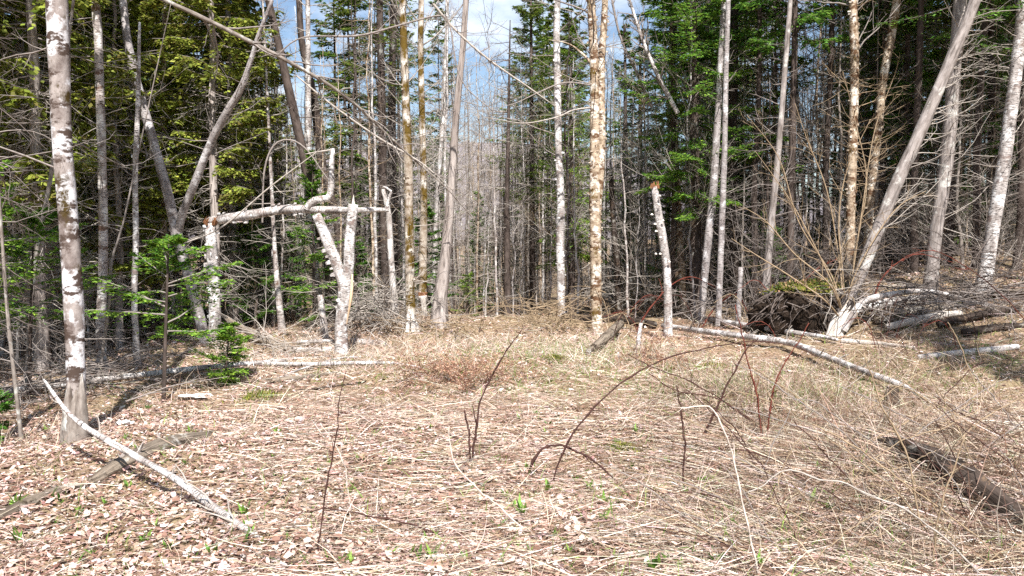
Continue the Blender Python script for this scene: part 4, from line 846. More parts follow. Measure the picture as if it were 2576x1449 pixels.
log('fallen_birch', 'long thin birch log lying level behind the blotched trunk', [(-60, 1000), (100, 990), (250, 975), (400, 955), (560, 935), (720, 918)], [15, 16, 16, 15, 13, 10], 'birch_bark', lift=[.03, .05, .06, .06, .05, .04], tw=(8, (.03, .08)))
log('fallen_birch', 'long thin birch log reaching from the seedling to mid clearing', [(600, 924), (760, 930), (900, 926), (990, 924), (1060, 930)], [10, 11, 10, 8, 4], 'birch_bark', lift=[.04, .05, .05, .04, .02], tw=(8, (.04, .1)))
log('fallen_stick', 'thin grey stick lying parallel behind the level birch logs', [(440, 938), (560, 922), (700, 908), (860, 898)], [6, 7, 6, 4], 'grey_log', cat='stick', tw=(6, (.05, .12)))
log('fallen_stick', 'crooked dark stick among the leaves below the level birch log', [(330, 985), (470, 978), (600, 962), (760, 955)], [8, 8, 7, 4], 'dark_log', cat='stick', tw=(6, (.05, .12)))
log('fallen_stick', 'pale forked stick lying above the long birch log in mid clearing', [(700, 905), (800, 900), (900, 893), (1000, 900)], [5, 5, 4, 3], 'birch_bark_worn', cat='stick', tw=(6, (.06, .16)))
log('fallen_stick', 'white stick crossing the long birch log below the forked birch', [(690, 960), (760, 940), (850, 915), (900, 905)], [4, 5, 5, 3], 'birch_bark', cat='stick', lift=[.02, .05, .06, .03], tw=(5, (.06, .16)))
log('fallen_stick', 'dark stick lying below the long birch log, left of the tawny ferns', [(740, 985), (830, 975), (920, 962)], [5, 6, 4], 'dark_log', cat='stick', tw=(5, (.06, .16)))
log('fallen_stick', 'short pale stick pointing at the moss patch below the birch logs', [(560, 985), (620, 975), (690, 972)], [4, 4, 3], 'grey_log', cat='stick', tw=(4, (.08, .2)))
log('grey_log', 'weathered grey log lying in grass below the forked birch', [(660, 962), (740, 958), (810, 948), (856, 940)], [12, 15, 14, 8], 'rotten_wood')
log('birch_piece', 'short white birch piece beside the foot of the forked birch', [(738, 884), (780, 886), (835, 884)], [14, 15, 14], 'birch_bark')
log('birch_piece', 'upper of two short birch pieces beside the forked birch', [(748, 872), (800, 870), (840, 868)], [9, 10, 8], 'birch_bark', lift=[.05] * 3)
log('birch_piece', 'dark mottled birch piece right of the forked birch foot', [(885, 862), (920, 866), (970, 870)], [16, 17, 14], 'birch_bark_worn')
bdx = bd + .3
log('fallen_log', 'brown mossy trunk slanting down to the ground right of the broken birch', [(568, 800), (620, 832), (680, 862), (735, 885)], [14, 18, 22, 26], 'rotten_wood', d=[G(735, 885)[1] + .9, G(735, 885)[1] + .6, G(735, 885)[1] + .3, G(735, 885)[1]], tw=(6, (.05, .15)), tmat='twig_grey')
log('fallen_log', 'pale decayed log at the right edge of the clearing', [(2310, 905), (2400, 895), (2500, 885), (2560, 876)], [16, 18, 18, 14], 'grey_log', tw=(5, (.05, .1)))
for i, (pts, lab) in enumerate([([(2230, 838), (2330, 815), (2420, 800)], 'tan split log under the low bent branch'), ([(2250, 800), (2340, 790), (2440, 772)], 'shaded brown log behind the tan split one'), ([(2360, 830), (2460, 808), (2560, 790)], 'dark mossy log right of the tan split one'), ([(2430, 760), (2510, 752), (2600, 748)], 'grey log in shade below the rightmost birch'), ([(2140, 800), (2230, 775), (2330, 762)], 'thin pale log leaning by the leaning tree')]):
    log('fallen_log', lab, pts, [18, 20, 16], ['weathered_wood', 'rotten_wood', 'dark_log', 'rotten_wood', 'grey_log'][i], lift=[.05] * 3)
log('fallen_log', 'dark decayed log end left of the shaded logs', [(2200, 815), (2290, 800), (2380, 795)], [20, 22, 16], 'rotten_wood', lump=.08, tw=(10, (.1, .3)), tmat='twig_dark')  # this dark log and the next ones partly stand in for shade
log('fallen_log', 'dark bare log behind the shaded logs', [(2290, 770), (2400, 756), (2520, 748)], [20, 22, 16], 'dark_log', lump=.08, tw=(10, (.1, .3)), tmat='twig_dark')
log('fallen_log', 'dark sunken log at the right edge of the clearing', [(2420, 845), (2500, 832), (2600, 822)], [20, 22, 16], 'dark_log', lump=.08, tw=(10, (.1, .3)), tmat='twig_dark')
log('rotten_log', 'dark hollow under dry grass at lower right, built as a log', [(2180, 1120), (2300, 1165), (2400, 1225), (2500, 1290), (2620, 1360)], [40, 70, 80, 70, 56], 'dark_log', k=14, rough=.1, lump=.14, lift=[-.02, .01, .02, .01, -.02])  # the hollow's darkness is put into a log shape and dark colour
log('old_stump', 'small dark stump under the tail of the long white log', [(2245, 1030), (2243, 1000), (2246, 975)], [40, 34, 30], 'dark_log', cat='stump', d=[G(2245, 1030)[1]] * 3)

# mound of upturned roots with moss on top
def mound(name, label, px, py, wx, wy, hz_, seed):
    g = G(px, py); r = np.random.default_rng(seed); u, v = 40, 18
    th = np.linspace(0, 2 * math.pi, u, endpoint=False); ph = np.linspace(0, math.pi / 2, v)
    TH, PH = np.meshgrid(th, ph); bmp = 1 + .18 * np.sin(3 * TH + 1) + .12 * np.sin(7 * TH + 4 * PH) + .07 * np.sin(13 * TH - 6 * PH) + r.normal(0, .06, TH.shape)
    X = np.cos(TH) * np.cos(PH) ** .6 * wx * bmp; Y = np.sin(TH) * np.cos(PH) ** .6 * wy * bmp; Z = np.sin(PH) ** .8 * hz_ * (1 + .1 * np.sin(2 * TH) * np.cos(PH)) - .15
    t = thing(name, label, 'mound', g); idx = np.arange(u * v).reshape(v, u); nxt = np.roll(idx, -1, 1)
    f = np.stack([idx[:-1], nxt[:-1], nxt[1:], idx[1:]], -1).reshape(-1, 4); V = np.stack([X, Y, Z], -1).reshape(-1, 3) + g
    mb = MB(); mb.add(V, f); part('soil', mb, 'root_soil', t)
    cut = 10; W = V.reshape(v, u, 3)[cut:] + [0, 0, .035]; W = W + r.normal(0, .012, W.shape); n2 = v - cut; id2 = np.arange(u * n2).reshape(n2, u); nx2 = np.roll(id2, -1, 1)
    mb = MB(); mb.add(W.reshape(-1, 3), np.stack([id2[:-1], nx2[:-1], nx2[1:], id2[1:]], -1).reshape(-1, 4)); part('moss_cap', mb, 'moss', t)
    k = 1500; i = r.integers(cut - 1, v - 1, k); j = r.integers(0, u, k); p = V.reshape(v, u, 3)[i, j] + r.normal(0, .03, (k, 3)) + [0, 0, .04]
    mb = MB(); leaves(mb, r, p, norm(r.normal(0, 1, (k, 3)) + [0, 0, .5]), r.normal(0, 1, (k, 3)), r.uniform(.03, .07, k), r.uniform(.008, .02, k), palette(r, k, [(.16, .15, .03), (.09, .10, .02), (.35, .22, .12), (.05, .10, .02)]))
    part('moss_tufts', mb, 'moss_tuft', t)['kind'] = 'stuff'
    n = 110; a = r.uniform(math.pi * 1.0, 2 * math.pi, n); b = g + np.stack([np.cos(a) * wx * .8, np.sin(a) * wy * .8, r.uniform(.1, hz_ * .8, n)], -1)
    Pt, R = grow(r, b, np.stack([np.cos(a), np.sin(a), r.uniform(-.8, .4, n)], -1), r.uniform(.2, .6, n), r.uniform(.006, .018, n), -.6, .25, 6, .3); mb = MB(); tubes(mb, Pt, R, 5, False); part('roots', mb, 'twig_dark', t)['kind'] = 'stuff'
mound('root_mound', 'dark mound of upturned roots capped with moss, left of the leaning tree', 2035, 812, .80, .5, .72, 5)

# brush heaps at the edge of the clearing
def heap(label, px, py, wx, hz_, n, mat, seed):
    g = G(px, py); r = np.random.default_rng(seed); t = thing('brush_heap', label, 'brush heap', g)
    b = g + np.stack([r.normal(0, wx * .5, n), r.normal(0, .3, n), np.abs(r.normal(0, hz_ * .4, n))], -1); a = r.uniform(0, 6.28, n); e = r.normal(.1, .3, n)
    Pt, R = grow(r, b, np.stack([np.cos(a) * np.cos(e), np.sin(a) * np.cos(e), np.sin(e)], -1), r.uniform(.4, 1.2, n), r.uniform(.004, .010, n), -.2, .14, 6, .3)
    mb = MB(); tubes(mb, Pt, R, 4, False); b, d_, l2, r2 = spawn(r, Pt, R, 5, .1, .98, .7, (.2, .5), .6); P2, R2 = grow(r, b, d_, l2, np.maximum(r2, .002), -.1, .15, 5, .4); tubes(mb, P2, R2, 3, False)
    part('twigs', mb, mat, t)['kind'] = 'stuff'
heap('heap of grey brush between the forked birch and the mossy trunk', 950, 812, .8, .8, 170, 'twig_pale', 1)
heap('low heap of tan brush at the foot of the cedar', 1110, 828, .7, .25, 60, 'twig_tan', 2)
heap('low brush heap left of the twin stemmed trunk', 1370, 822, .8, .5, 110, 'twig_tan', 3)
heap('tangle of brush at the foot of the birch snag', 1640, 800, 1.0, .5, 70, 'twig_tan', 4)
heap('brush tangle around the shaded logs right of the leaning tree', 2330, 800, 1.5, .5, 60, 'twig_grey', 6)
heap('dark brush tangle deep right of the leaning tree', 2400, 770, 1.6, 1.0, 240, 'twig_dark', 16)  # dark twig colour partly stands in for shade on the bank
heap('pale dead branches strewn over the shaded logs', 2290, 790, 1.2, .6, 50, 'twig_pale', 17)
heap('brown brush behind the root mound', 2080, 770, 1.0, .9, 120, 'twig_dark', 18)
heap('brush in the shade between the big fir and the root mound', 1860, 795, 1.2, .6, 110, 'twig_grey', 19)
heap('brush under the rightmost birch', 2500, 790, 1.2, .5, 50, 'twig_grey', 7)
heap('twiggy litter right of the slanting brown trunk', 650, 890, 1.0, .25, 70, 'twig_pale', 8)
heap('twiggy litter around the blotched trunk', 110, 1010, .9, .5, 90, 'twig_grey', 9)
heap('shady twig tangle between the thin birch and the young balsam fir', 320, 930, .9, .5, 80, 'twig_grey', 10)

# ---------------- canes and arching stems in the clearing
def cane(label, pts, wid, mat, name='bramble_cane', d=None, group=None, tw=None, cat='cane'):
    rng = RNG(); g = G(*pts[0]); ds = [g[1]] * len(pts) if d is None else [g[1] + e for e in d]
    a = np.array([[*P(x, y, e), w_ * ppx(e) / 2] for (x, y), w_, e in zip(pts, wid, ds)]); a[0, :3] = g - [0, 0, .02]
    for q in a[1:]: q[2] = max(q[2], float(hgt(q[0], q[1])) + .01)
    a = resample(a, 30); a[:, 3] *= .74 * (1 + .12 * rng.normal(0, 1, 30)) * np.where(np.arange(30) % 4 == 0, 1.3, 1); a[2:, :3] += np.cumsum(rng.normal(0, .0035, (28, 3)), 0)
    t = thing(name, label, cat, g, group); mb = MB(); tubes(mb, a[:, :3], a[:, 3], 6, True); part('stem', mb, mat, t)
    if tw:
        m2 = MB(); b, dd, l2, r2 = spawn(rng, a[None, :, :3], a[None, :, 3], tw[0], .2, .98, .7, tw[1], .6); P2, R2 = grow(rng, b, dd, l2, np.maximum(r2, .0015), .1, .15, 6, .4); tubes(m2, P2, R2, 4, False); part('twigs', m2, mat, t)['kind'] = 'stuff'
    if not tw:                                             # a few side shoots, then prickles
        m3 = MB(); b, dd, l2, r2 = spawn(rng, a[None, :, :3], a[None, :, 3], 5, .25, .95, .8, (.05, .16), .6); P2, R2 = grow(rng, b, dd, l2, np.maximum(r2, .0013), .2, .2, 6, .4); tubes(m3, P2, R2, 4, False); part('twigs', m3, mat, t)['kind'] = 'stuff'
        m2 = MB(); i = rng.integers(2, 25, 40); dd = norm(rng.normal(0, 1, (40, 3))); tubes(m2, np.stack([a[i, :3], a[i, :3] + dd * (a[i, 3:] + .006)], 1), np.stack([np.full(40, .0016), np.full(40, .0004)], 1), 3, False); part('prickles', m2, mat, t)['kind'] = 'stuff'
cane('tall dark cane curving up right from mid clearing towards the gap', [(1186, 1168), (1192, 1120), (1206, 1020), (1240, 940), (1280, 865), (1318, 812)], [7, 7, 6, 5, 4, 2], 'cane_dark')
cane('short straight dark stub beside the tall curving cane', [(1184, 1168), (1175, 1105), (1165, 1038)], [6, 6, 5], 'cane_dark')
cane('long dark cane sweeping up right in a wide arch to the white log', [(1386, 1222), (1405, 1170), (1450, 1090), (1510, 1020), (1580, 960), (1680, 912), (1800, 882), (1900, 866), (2000, 880), (2060, 910)], [6, 6, 6, 5.5, 5, 4.5, 4, 3.5, 3, 2], 'cane_dark')
cane('low dark cane bent in a hoop over the wide arching cane', [(1325, 1200), (1345, 1150), (1375, 1122), (1420, 1124), (1500, 1165), (1560, 1215), (1600, 1270)], [9, 9, 8, 7, 6, 5, 3], 'cane_dark')
cane('thin upright dark stem in the lower left of the clearing', [(800, 1402), (812, 1300), (832, 1190), (856, 1090), (862, 1010), (880, 940)], [5, 5, 5, 4, 3, 2], 'cane_dark')
cane('reddish cane lying low across the middle foreground', [(1150, 1360), (1060, 1322), (960, 1292), (880, 1277), (800, 1272), (700, 1310)], [6, 6, 6, 5, 4, 2], 'cane_dark')
cane('dark upright cane right of the hoop', [(1722, 1240), (1720, 1150), (1712, 1040), (1702, 985), (1695, 960)], [6, 6, 5, 4, 3], 'cane_dark')
cane('dark cane slanting right through the grass clump', [(1760, 1105), (1790, 1040), (1825, 960), (1860, 900), (1900, 850)], [7, 7, 6, 5, 3], 'cane_dark')
cane('dark upright cane by the grass clump, right of the slanting one', [(1915, 1100), (1905, 1000), (1890, 930), (1870, 850), (1850, 770)], [6, 6, 5, 4, 3], 'cane_red')
cane('red brown cane rising from the grass clump', [(1930, 1110), (1932, 1040), (1950, 960), (1990, 890), (2030, 820)], [6, 6, 5, 4, 3], 'cane_red')
cane('white bare stem rising from the bottom edge and arching left', [(1915, 1460), (1885, 1330), (1866, 1210), (1848, 1120), (1812, 1045), (1780, 1022), (1730, 1028), (1690, 1020)], [6.5, 6.5, 6.5, 6, 5.5, 4.5, 3.5, 2.2], 'cane_pale', 'bare_sapling', tw=(5, (.08, .2)), cat='sapling')
cane('white crooked stem arching low to the bottom right corner', [(2500, 1470), (2440, 1420), (2370, 1355), (2300, 1300), (2200, 1250), (2110, 1212), (2060, 1212), (1985, 1186), (1950, 1192), (1915, 1222), (1868, 1245)], [6, 6, 6, 6, 5.5, 5.5, 5.5, 5, 4.5, 4, 3], 'twig_pale', 'bare_sapling', tw=(5, (.06, .14)), cat='sapling')
cane('pale thin stem slanting across the lower middle', [(1350, 1340), (1270, 1280), (1200, 1215), (1158, 1165), (1138, 1100), (1133, 1060)], [5, 5, 5, 5, 4, 3], 'cane_pale', 'bare_sapling', tw=(3, (.05, .1)), cat='sapling')
cane('pale branched twig standing in leaves left of middle', [(890, 1330), (878, 1260), (872, 1180), (850, 1120), (820, 1075)], [4, 4, 4, 3, 2], 'cane_pale', 'bare_sapling', tw=(4, (.1, .3)), cat='sapling')
cane('light straight stem slanting up right over the dark hollow', [(2150, 1140), (2200, 1110), (2280, 1060), (2350, 1020)], [4.5, 4.5, 4, 3], 'twig_tan', 'bare_sapling', tw=(3, (.1, .2)), cat='sapling')
cane('long straw coloured stem slanting down over the lower right grass', [(2560, 1440), (2420, 1320), (2300, 1230), (2150, 1120), (2030, 1060)], [5, 5, 5, 5, 3], 'twig_tan', 'bare_sapling', tw=(3, (.06, .12)), cat='sapling')
cane('tan upright stem over the dark hollow', [(2330, 1360), (2310, 1240), (2275, 1110), (2240, 1040), (2200, 950), (2180, 880)], [7, 7, 7, 6, 5, 3], 'twig_tan', 'bare_sapling', tw=(5, (.08, .2)), cat='sapling')
cane('thin tan stem forking at the lower right', [(2350, 1440), (2360, 1300), (2400, 1180), (2430, 1090)], [6, 6, 5, 3], 'twig_tan', 'bare_sapling', tw=(5, (.1, .25)), cat='sapling')
cane('red bramble arching high in front of the rightmost birch', [(2600, 830), (2540, 755), (2470, 690), (2400, 640), (2350, 625), (2290, 640)], [3, 3, 3, 2.6, 2.2, 1.6], 'cane_red', d=[0, -.4, -.8, -1.1, -1.3, -1.5])
cane('red bramble curving over the low bent branch', [(2190, 800), (2200, 740), (2225, 690), (2270, 655), (2320, 640), (2400, 660)], [6, 6, 5, 4, 3, 2], 'cane_red')
cane('reddish stem with bare twigs left of the leaning tree foot', [(1995, 760), (2010, 725), (2040, 690), (2070, 668), (2110, 650)], [7, 6, 6, 5, 3], 'cane_red', tw=(4, (.15, .3)))
cane('dark red bramble by the foot of the birch snag', [(1600, 830), (1640, 770), (1690, 720), (1740, 700), (1790, 720)], [5, 5, 4, 3, 2], 'cane_red', tw=(4, (.15, .3)))
cane('dark red bramble under the pair of pale stems', [(1760, 830), (1800, 770), (1850, 740), (1880, 780), (1910, 830)], [5, 5, 4, 3, 2], 'cane_red', tw=(4, (.15, .3)))
cane('tan hooked stem by the foot of the pair of pale stems', [(1735, 800), (1755, 770), (1775, 740), (1780, 700), (1760, 680), (1740, 685)], [5, 5, 4, 4, 3, 2], 'twig_tan', tw=(3, (.1, .2)))
rc = np.random.default_rng(31)
for i in range(24):                                        # brambles at the wood's right and middle edge
    px = rc.uniform(1520, 2560); py = rc.uniform(822, 870) + max(0, px - 2050) * rc.uniform(0, .25); s = rc.choice([-1, 1]); h_ = rc.uniform(40, 120); r_ = rc.uniform(30, 120)
    cane('thin red brown bramble stem in the tangle along the right edge of the clearing', [(px, py), (px + s * r_ * .15, py - h_ * .6), (px + s * r_ * .5, py - h_), (px + s * r_, py - h_ * .75)], [2.6, 2.4, 2.2, 1.4], rc.choice(['cane_red', 'cane_dark', 'twig_tan']), group='thin brambles along the right edge', tw=(3, (.15, .35)))
for i in range(70):                                        # dry stalks over the right foreground
    px = rc.uniform(1850, 2680); py = rc.uniform(1060, 1460); s = -1 if rc.uniform() < .85 else 1; r_ = rc.uniform(90, 380); h_ = rc.uniform(60, 260)
    cane('straw coloured dry stalk leaning in the lower right tangle', [(px, py), (px + s * r_ * .4, py - h_ * .43 + rc.normal(0, 8)), (px + s * r_ * .75, py - h_ * .78 + rc.normal(0, 8)), (px + s * r_, py - h_)], [3.8, 3.6, 3.2, 2.2], rc.choice(['twig_tan', 'twig_grey', 'twig_tan', 'cane_dark']), 'dry_stalk', group='dry stalks of the lower right tangle', tw=(1, (.08, .16)), cat='stalk')
for i in range(26):                                        # fallen twigs on the leaves
    px = rc.uniform(150, 1900); py = rc.uniform(960, 1420); a = rc.normal(0, .5); r_ = rc.uniform(60, 190)
    cane('thin dry twig lying on the dead leaves', [(px, py), (px + r_ * .35, py + r_ * a * .12), (px + r_ * .7, py + r_ * a * .2 + rc.normal(0, 6)), (px + r_, py + r_ * a * .3)], [3.4, 3.2, 3, 1.6], rc.choice(['cane_pale', 'twig_grey', 'twig_tan', 'cane_dark']), 'fallen_twig', group='twigs lying on the leaves', d=None, tw=(2, (.15, .35)), cat='twig')

# ---------------- dead leaves: the nearest ones singly, the rest as one mass on the ground
rl = np.random.default_rng(9)
LEAFC = [(.55, .395, .335), (.61, .47, .41), (.47, .31, .25), (.68, .57, .505), (.26, .15, .11), (.55, .45, .385), (.32, .195, .145), (.42, .265, .205), (.19, .105, .075)]
def leaf_template(seed):
    r = np.random.default_rng(seed); j = lambda: 1 + r.normal(0, .15)
    v = np.array([[0, -.5, .10 * j()], [.30 * j(), -.18, .06 * j()], [.27 * j(), .22, .12 * j()], [.03, .55 * j(), .16 * j()], [-.27 * j(), .22, .10 * j()], [-.31 * j(), -.18, .08 * j()]]); v[:, 2] += r.normal(0, .05, 6)
    return v, np.array([[0, 1, 2], [0, 2, 3], [0, 3, 4], [0, 4, 5]])
TPL = [leaf_template(i) for i in range(5)]
def rotmats(r, n, tilt=.35):
    a = r.uniform(0, 6.283, n); tx = r.normal(0, tilt, n); ty = r.normal(0, tilt, n); flip = np.where(r.uniform(0, 1, n) < .45, math.pi, 0)
    ca, sa = np.cos(a), np.sin(a); cx, sx = np.cos(tx + flip), np.sin(tx + flip); cy, sy = np.cos(ty), np.sin(ty); z = np.zeros(n); o = np.ones(n)
    Rz = np.stack([np.stack([ca, -sa, z], -1), np.stack([sa, ca, z], -1), np.stack([z, z, o], -1)], 1)
    Rx = np.stack([np.stack([o, z, z], -1), np.stack([z, cx, -sx], -1), np.stack([z, sx, cx], -1)], 1)
    Ry = np.stack([np.stack([cy, z, sy], -1), np.stack([z, o, z], -1), np.stack([-sy, z, cy], -1)], 1)
    return Rz @ Rx @ Ry
def floor_pts(r, n, d0, d1, x0=-.75, x1=.75, power=1.0):
    d = d0 + (d1 - d0) * r.uniform(0, 1, n) ** power; x = r.uniform(x0, x1, n) * d; return x, d
mb = MB()
for ti, (v, f3) in enumerate(TPL):
    for (n, d0, d1, sz, p) in ((18500, 2.6, 7.5, (.014, .065), 1.0), (10500, 6.0, 14, (.018, .065), 1.0), (2600, 12, 26, (.05, .09), 1.0)):
        x, y = floor_pts(rl, n, d0, d1, -.8, .8, p); z = hgt(x, y) + rl.uniform(.003, .03, n)
        keepp = np.ones(n); keepp = np.where((x > .05 * y) & (y < 12), .5, 1.0)        # straw takes over on the right
        kk = rl.uniform(0, 1, n) < keepp; x, y, z = x[kk], y[kk], z[kk]; n = len(x)
        M = rotmats(rl, n, .3); s = sz[0] + (sz[1] - sz[0]) * rl.uniform(0, 1, n) ** 1.7; nar = rl.uniform(.3, 1.0, n); V = np.einsum('nij,ntj->nti', M, v[None] * np.stack([nar, np.ones(n), 1.6 - nar], -1)[:, None]) * s[:, None, None] + np.stack([x, y, z], -1)[:, None]
        F = (f3[None] + (np.arange(n) * len(v))[:, None, None]).reshape(-1, 3); mb.add(V.reshape(-1, 3), None, F, None, np.repeat(palette(rl, n, LEAFC, jit=.2), len(v), 0))
o = part('leaf_litter', mb, 'dry_leaf', ground, (0, 0, 0), False); o['kind'] = 'stuff'
single = []
for ti, (v, f3) in enumerate(TPL):
    for c in range(5):
        mb = MB(); mb.add(v, None, f3, None, np.repeat(np.array([LEAFC[(c + ti) % 6]]), len(v), 0)); single.append(mb.mesh('leaf', 'dry_leaf', (0, 0, 0), False))
for i in range(290):
    px, py = rl.uniform(-20, 1500), rl.uniform(1250, 1449); g = G(px, py); ob = link(bpy.data.objects.new('leaf', single[i % 25]), ground)
    s = rl.uniform(.035, .062); ob.location = tuple(g + [0, 0, .035]); ob.scale = (s, s, s); ob.rotation_euler = (rl.normal(0, .3) + (math.pi if rl.uniform() < .4 else 0), rl.normal(0, .3), rl.uniform(0, 6.28))

# ---------------- dry grass, sprouts, moss
def blades(r, x, y, ln, wd, elev, az, cols, bend=.5, n=4, lift=.0):
    k = len(x); b = np.stack([x, y, hgt(x, y) + lift], -1); d = np.stack([np.cos(az) * np.cos(elev), np.sin(az) * np.cos(elev), np.sin(elev)], -1)
    pts = [b]; cur = d
    for i in range(n - 1):
        cur = norm(cur + r.normal(0, .10, (k, 3)) - np.array([0, 0, bend / n])); q = pts[-1] + cur * (ln / (n - 1))[:, None]; q[:, 2] = np.maximum(q[:, 2], hgt(q[:, 0], q[:, 1]) + .006); pts.append(q)
    Pt = np.stack(pts, 1); side = norm(np.cross(d, r.normal(0, 1, (k, 3))))[:, None]; W = (wd[:, None] * np.linspace(1, .25, n))[..., None]
    V = np.stack([Pt - side * W, Pt + side * W], 2).reshape(-1, 3); base = (np.arange(k) * n * 2)[:, None] + (np.arange(n - 1) * 2)[None]
    F = np.stack([base, base + 1, base + 3, base + 2], -1).reshape(-1, 4); return V, F, np.repeat(cols, n * 2, 0)
STRAW = [(.56, .455, .36), (.64, .54, .445), (.43, .32, .24), (.72, .63, .54), (.34, .22, .155)]
BROWN = [(.32, .23, .165), (.41, .315, .235), (.21, .135, .09), (.53, .44, .35), (.14, .08, .052)]
mb = MB(); rs = np.random.default_rng(12)
def addb(n, xy, ln, wd, el, az, cols, bend=.5, lift=.0):
    x, y = xy; n = len(x); V, F, C = blades(rs, x, y, rs.uniform(*ln, n), rs.uniform(*wd, n), np.abs(rs.normal(el[0], el[1], n)), az(n), palette(rs, n, cols, jit=.2), bend, 3, lift); mb.add(V, F, None, None, C)
anyaz = lambda n: rs.uniform(0, 6.283, n); flataz = lambda n: rs.normal(.15, .45, n) + math.pi * rs.integers(0, 2, n)
addb(0, floor_pts(rs, 9000, 2.8, 8, -.35, .8), (.15, .5), (.0015, .003), (.03, .10), flataz, STRAW + BROWN, .1, .03)            # flattened straw
addb(0, floor_pts(rs, 11000, 6, 14.5, -.4, .75), (.12, .40), (.002, .004), (.05, .25), anyaz, STRAW, .3, .02)
addb(0, floor_pts(rs, 9500, 2.8, 9, -.8, .3), (.06, .34), (.0012, .003), (.03, .12), anyaz, [(.32, .21, .15), (.52, .41, .32), (.64, .53, .44), (.20, .12, .085)], .1, .03)
addb(0, floor_pts(rs, 4000, 3, 12, -.75, .75), (.08, .25), (.0015, .003), (.3, .3), anyaz, STRAW, .6)
diag = lambda n: rs.normal(2.55, .3, n)
addb(0, floor_pts(rs, 4600, 3.2, 6.8, .22, .8), (.2, .6), (.0022, .0048), (.12, .12), diag, BROWN + BROWN + STRAW, .35, .02)
def clump_pts(px, py, sx, sy, n):
    g = G(px, py); return g[0] + rs.normal(0, sx, n), g[1] + rs.normal(0, sy, n)
for (px, py, sx, sy, n, l0, l1, e) in ((1000, 890, .9, .5, 1600, .15, .42, .7), (880, 925, .7, .4, 900, .12, .35, .6), (1300, 870, 1.3, .8, 2200, .12, .32, .6), (1480, 900, .9, .7, 1600, .12, .34, .6), (1620, 900, .8, .6, 1200, .12, .3, .6), (1840, 990, .55, .4, 1300, .15, .45, .8), (1960, 1010, .5, .4, 1100, .15, .5, .8),
                                      (2080, 1090, .6, .5, 1300, .2, .55, .7), (2280, 1110, .6, .4, 900, .2, .6, .7), (2430, 1170, .5, .35, 700, .2, .55, .7), (2150, 1230, .7, .4, 1500, .2, .5, .5), (2000, 1320, .6, .3, 1100, .15, .45, .4), (2400, 1350, .5, .3, 1300, .2, .5, .5), (2350, 960, 1.2, .6, 1600, .15, .45, .6), (2150, 930, .8, .5, 1100, .15, .4, .6), (1700, 1100, .6, .5, 700, .15, .4, .4), (2520, 1050, .6, .5, 900, .2, .5, .6)):
    addb(0, clump_pts(px, py, sx, sy, n), (l0, l1), (.0015, .0035), (e, .35), anyaz, BROWN if px > 1650 else STRAW, .9)
for o_ in [q for q in bpy.data.objects if q.get('category') in ('tree', 'snag', 'fir', 'sapling') and q.parent is None and q.location.y < 17 and not q.get('group')]:
    n = 70; a = rs.uniform(0, 6.283, n); q = rs.uniform(.06, .32, n); addb(0, (o_.location.x + np.cos(a) * q, o_.location.y + np.sin(a) * q), (.1, .3), (.0015, .0035), (.9, .4), anyaz, BROWN + STRAW, .8)
o = solo('dry_grass', mb, 'dry_blade', (0, 0, 0), 'flattened straw and tufts of dry grass over the clearing', 'grass', kind='stuff', smooth=False)
mb = MB()
x, y = floor_pts(rs, 3200, 3, 14, -.6, .75); addb(0, (x, y), (.05, .14), (.002, .005), (.9, .35), anyaz, [(.14, .26, .04), (.22, .33, .07), (.10, .20, .03)], .5)
for (px, py, sx, sy, n) in ((1450, 880, 1.2, .7, 1200), (1300, 920, 1.2, .6, 700), (1900, 985, .7, .4, 1000), (2000, 1010, .5, .4, 500), (2350, 940, 1.5, .6, 1100), (1400, 960, 1.0, .5, 300), (1800, 1280, 1.2, .5, 260), (1250, 1000, 1.0, .6, 160), (1930, 1390, .8, .2, 140)):
    addb(0, clump_pts(px, py, sx, sy, n), (.06, .2), (.0018, .004), (.9, .35), anyaz, [(.14, .26, .04), (.24, .34, .08), (.10, .20, .03)], .6)
solo('green_grass', mb, 'green_leaf', (0, 0, 0), 'first green grass shoots coming up through the straw', 'grass', kind='stuff', smooth=False)
# single sprouts of broad leaves
SPR = []
for i in range(6):
    r = np.random.default_rng(200 + i); n = [5, 7, 4, 9, 6, 12][i]; mb = MB(); a = r.uniform(0, 6.283, n); e = r.uniform(.5, 1.3, n)
    leaves(mb, r, np.c_[r.normal(0, .008, (n, 2)), np.zeros(n)], np.stack([np.cos(a) * np.cos(e), np.sin(a) * np.cos(e), np.sin(e)], -1), np.array([[0, 0, 1.0]]) + r.normal(0, .2, (n, 3)), r.uniform(.035, .085, n), r.uniform(.005, .012, n), palette(r, n, [(.13, .24, .035), (.19, .31, .06), (.08, .17, .03)]), .35)
    SPR.append(mb.mesh('green_sprout', 'green_leaf', (0, 0, 0), False))
def sprout(px, py, s, i, lab, grp):
    g = G(px, py); o = link(bpy.data.objects.new('green_sprout', SPR[i])); o.location = tuple(g + [0, 0, .015]); o.scale = (s, s, s); o.rotation_euler = (0, 0, rl.uniform(0, 6.28)); tag(o, lab, 'sprout', grp)
for px, py, s, i, lab in ((1380, 1240, 1.3, 5, 'bright sprout at the foot of the wide arching cane'), (1310, 1300, 1.5, 3, 'leafy green sprout below the hoop cane'), (1645, 1437, 1.5, 1, 'green sprout cut by the bottom edge, right of middle'), (2040, 1275, 1.4, 4, 'sprout in the lower right tangle'), (1250, 1335, 1.1, 0, 'sprout left of the leafy one below the hoop cane'), (45, 1370, 1.5, 2, 'sprout on leaves in the lower left corner'), (40, 1280, 1.5, 3, 'sprout beside the low decayed log at left')):
    sprout(px, py, s, i, lab, None)
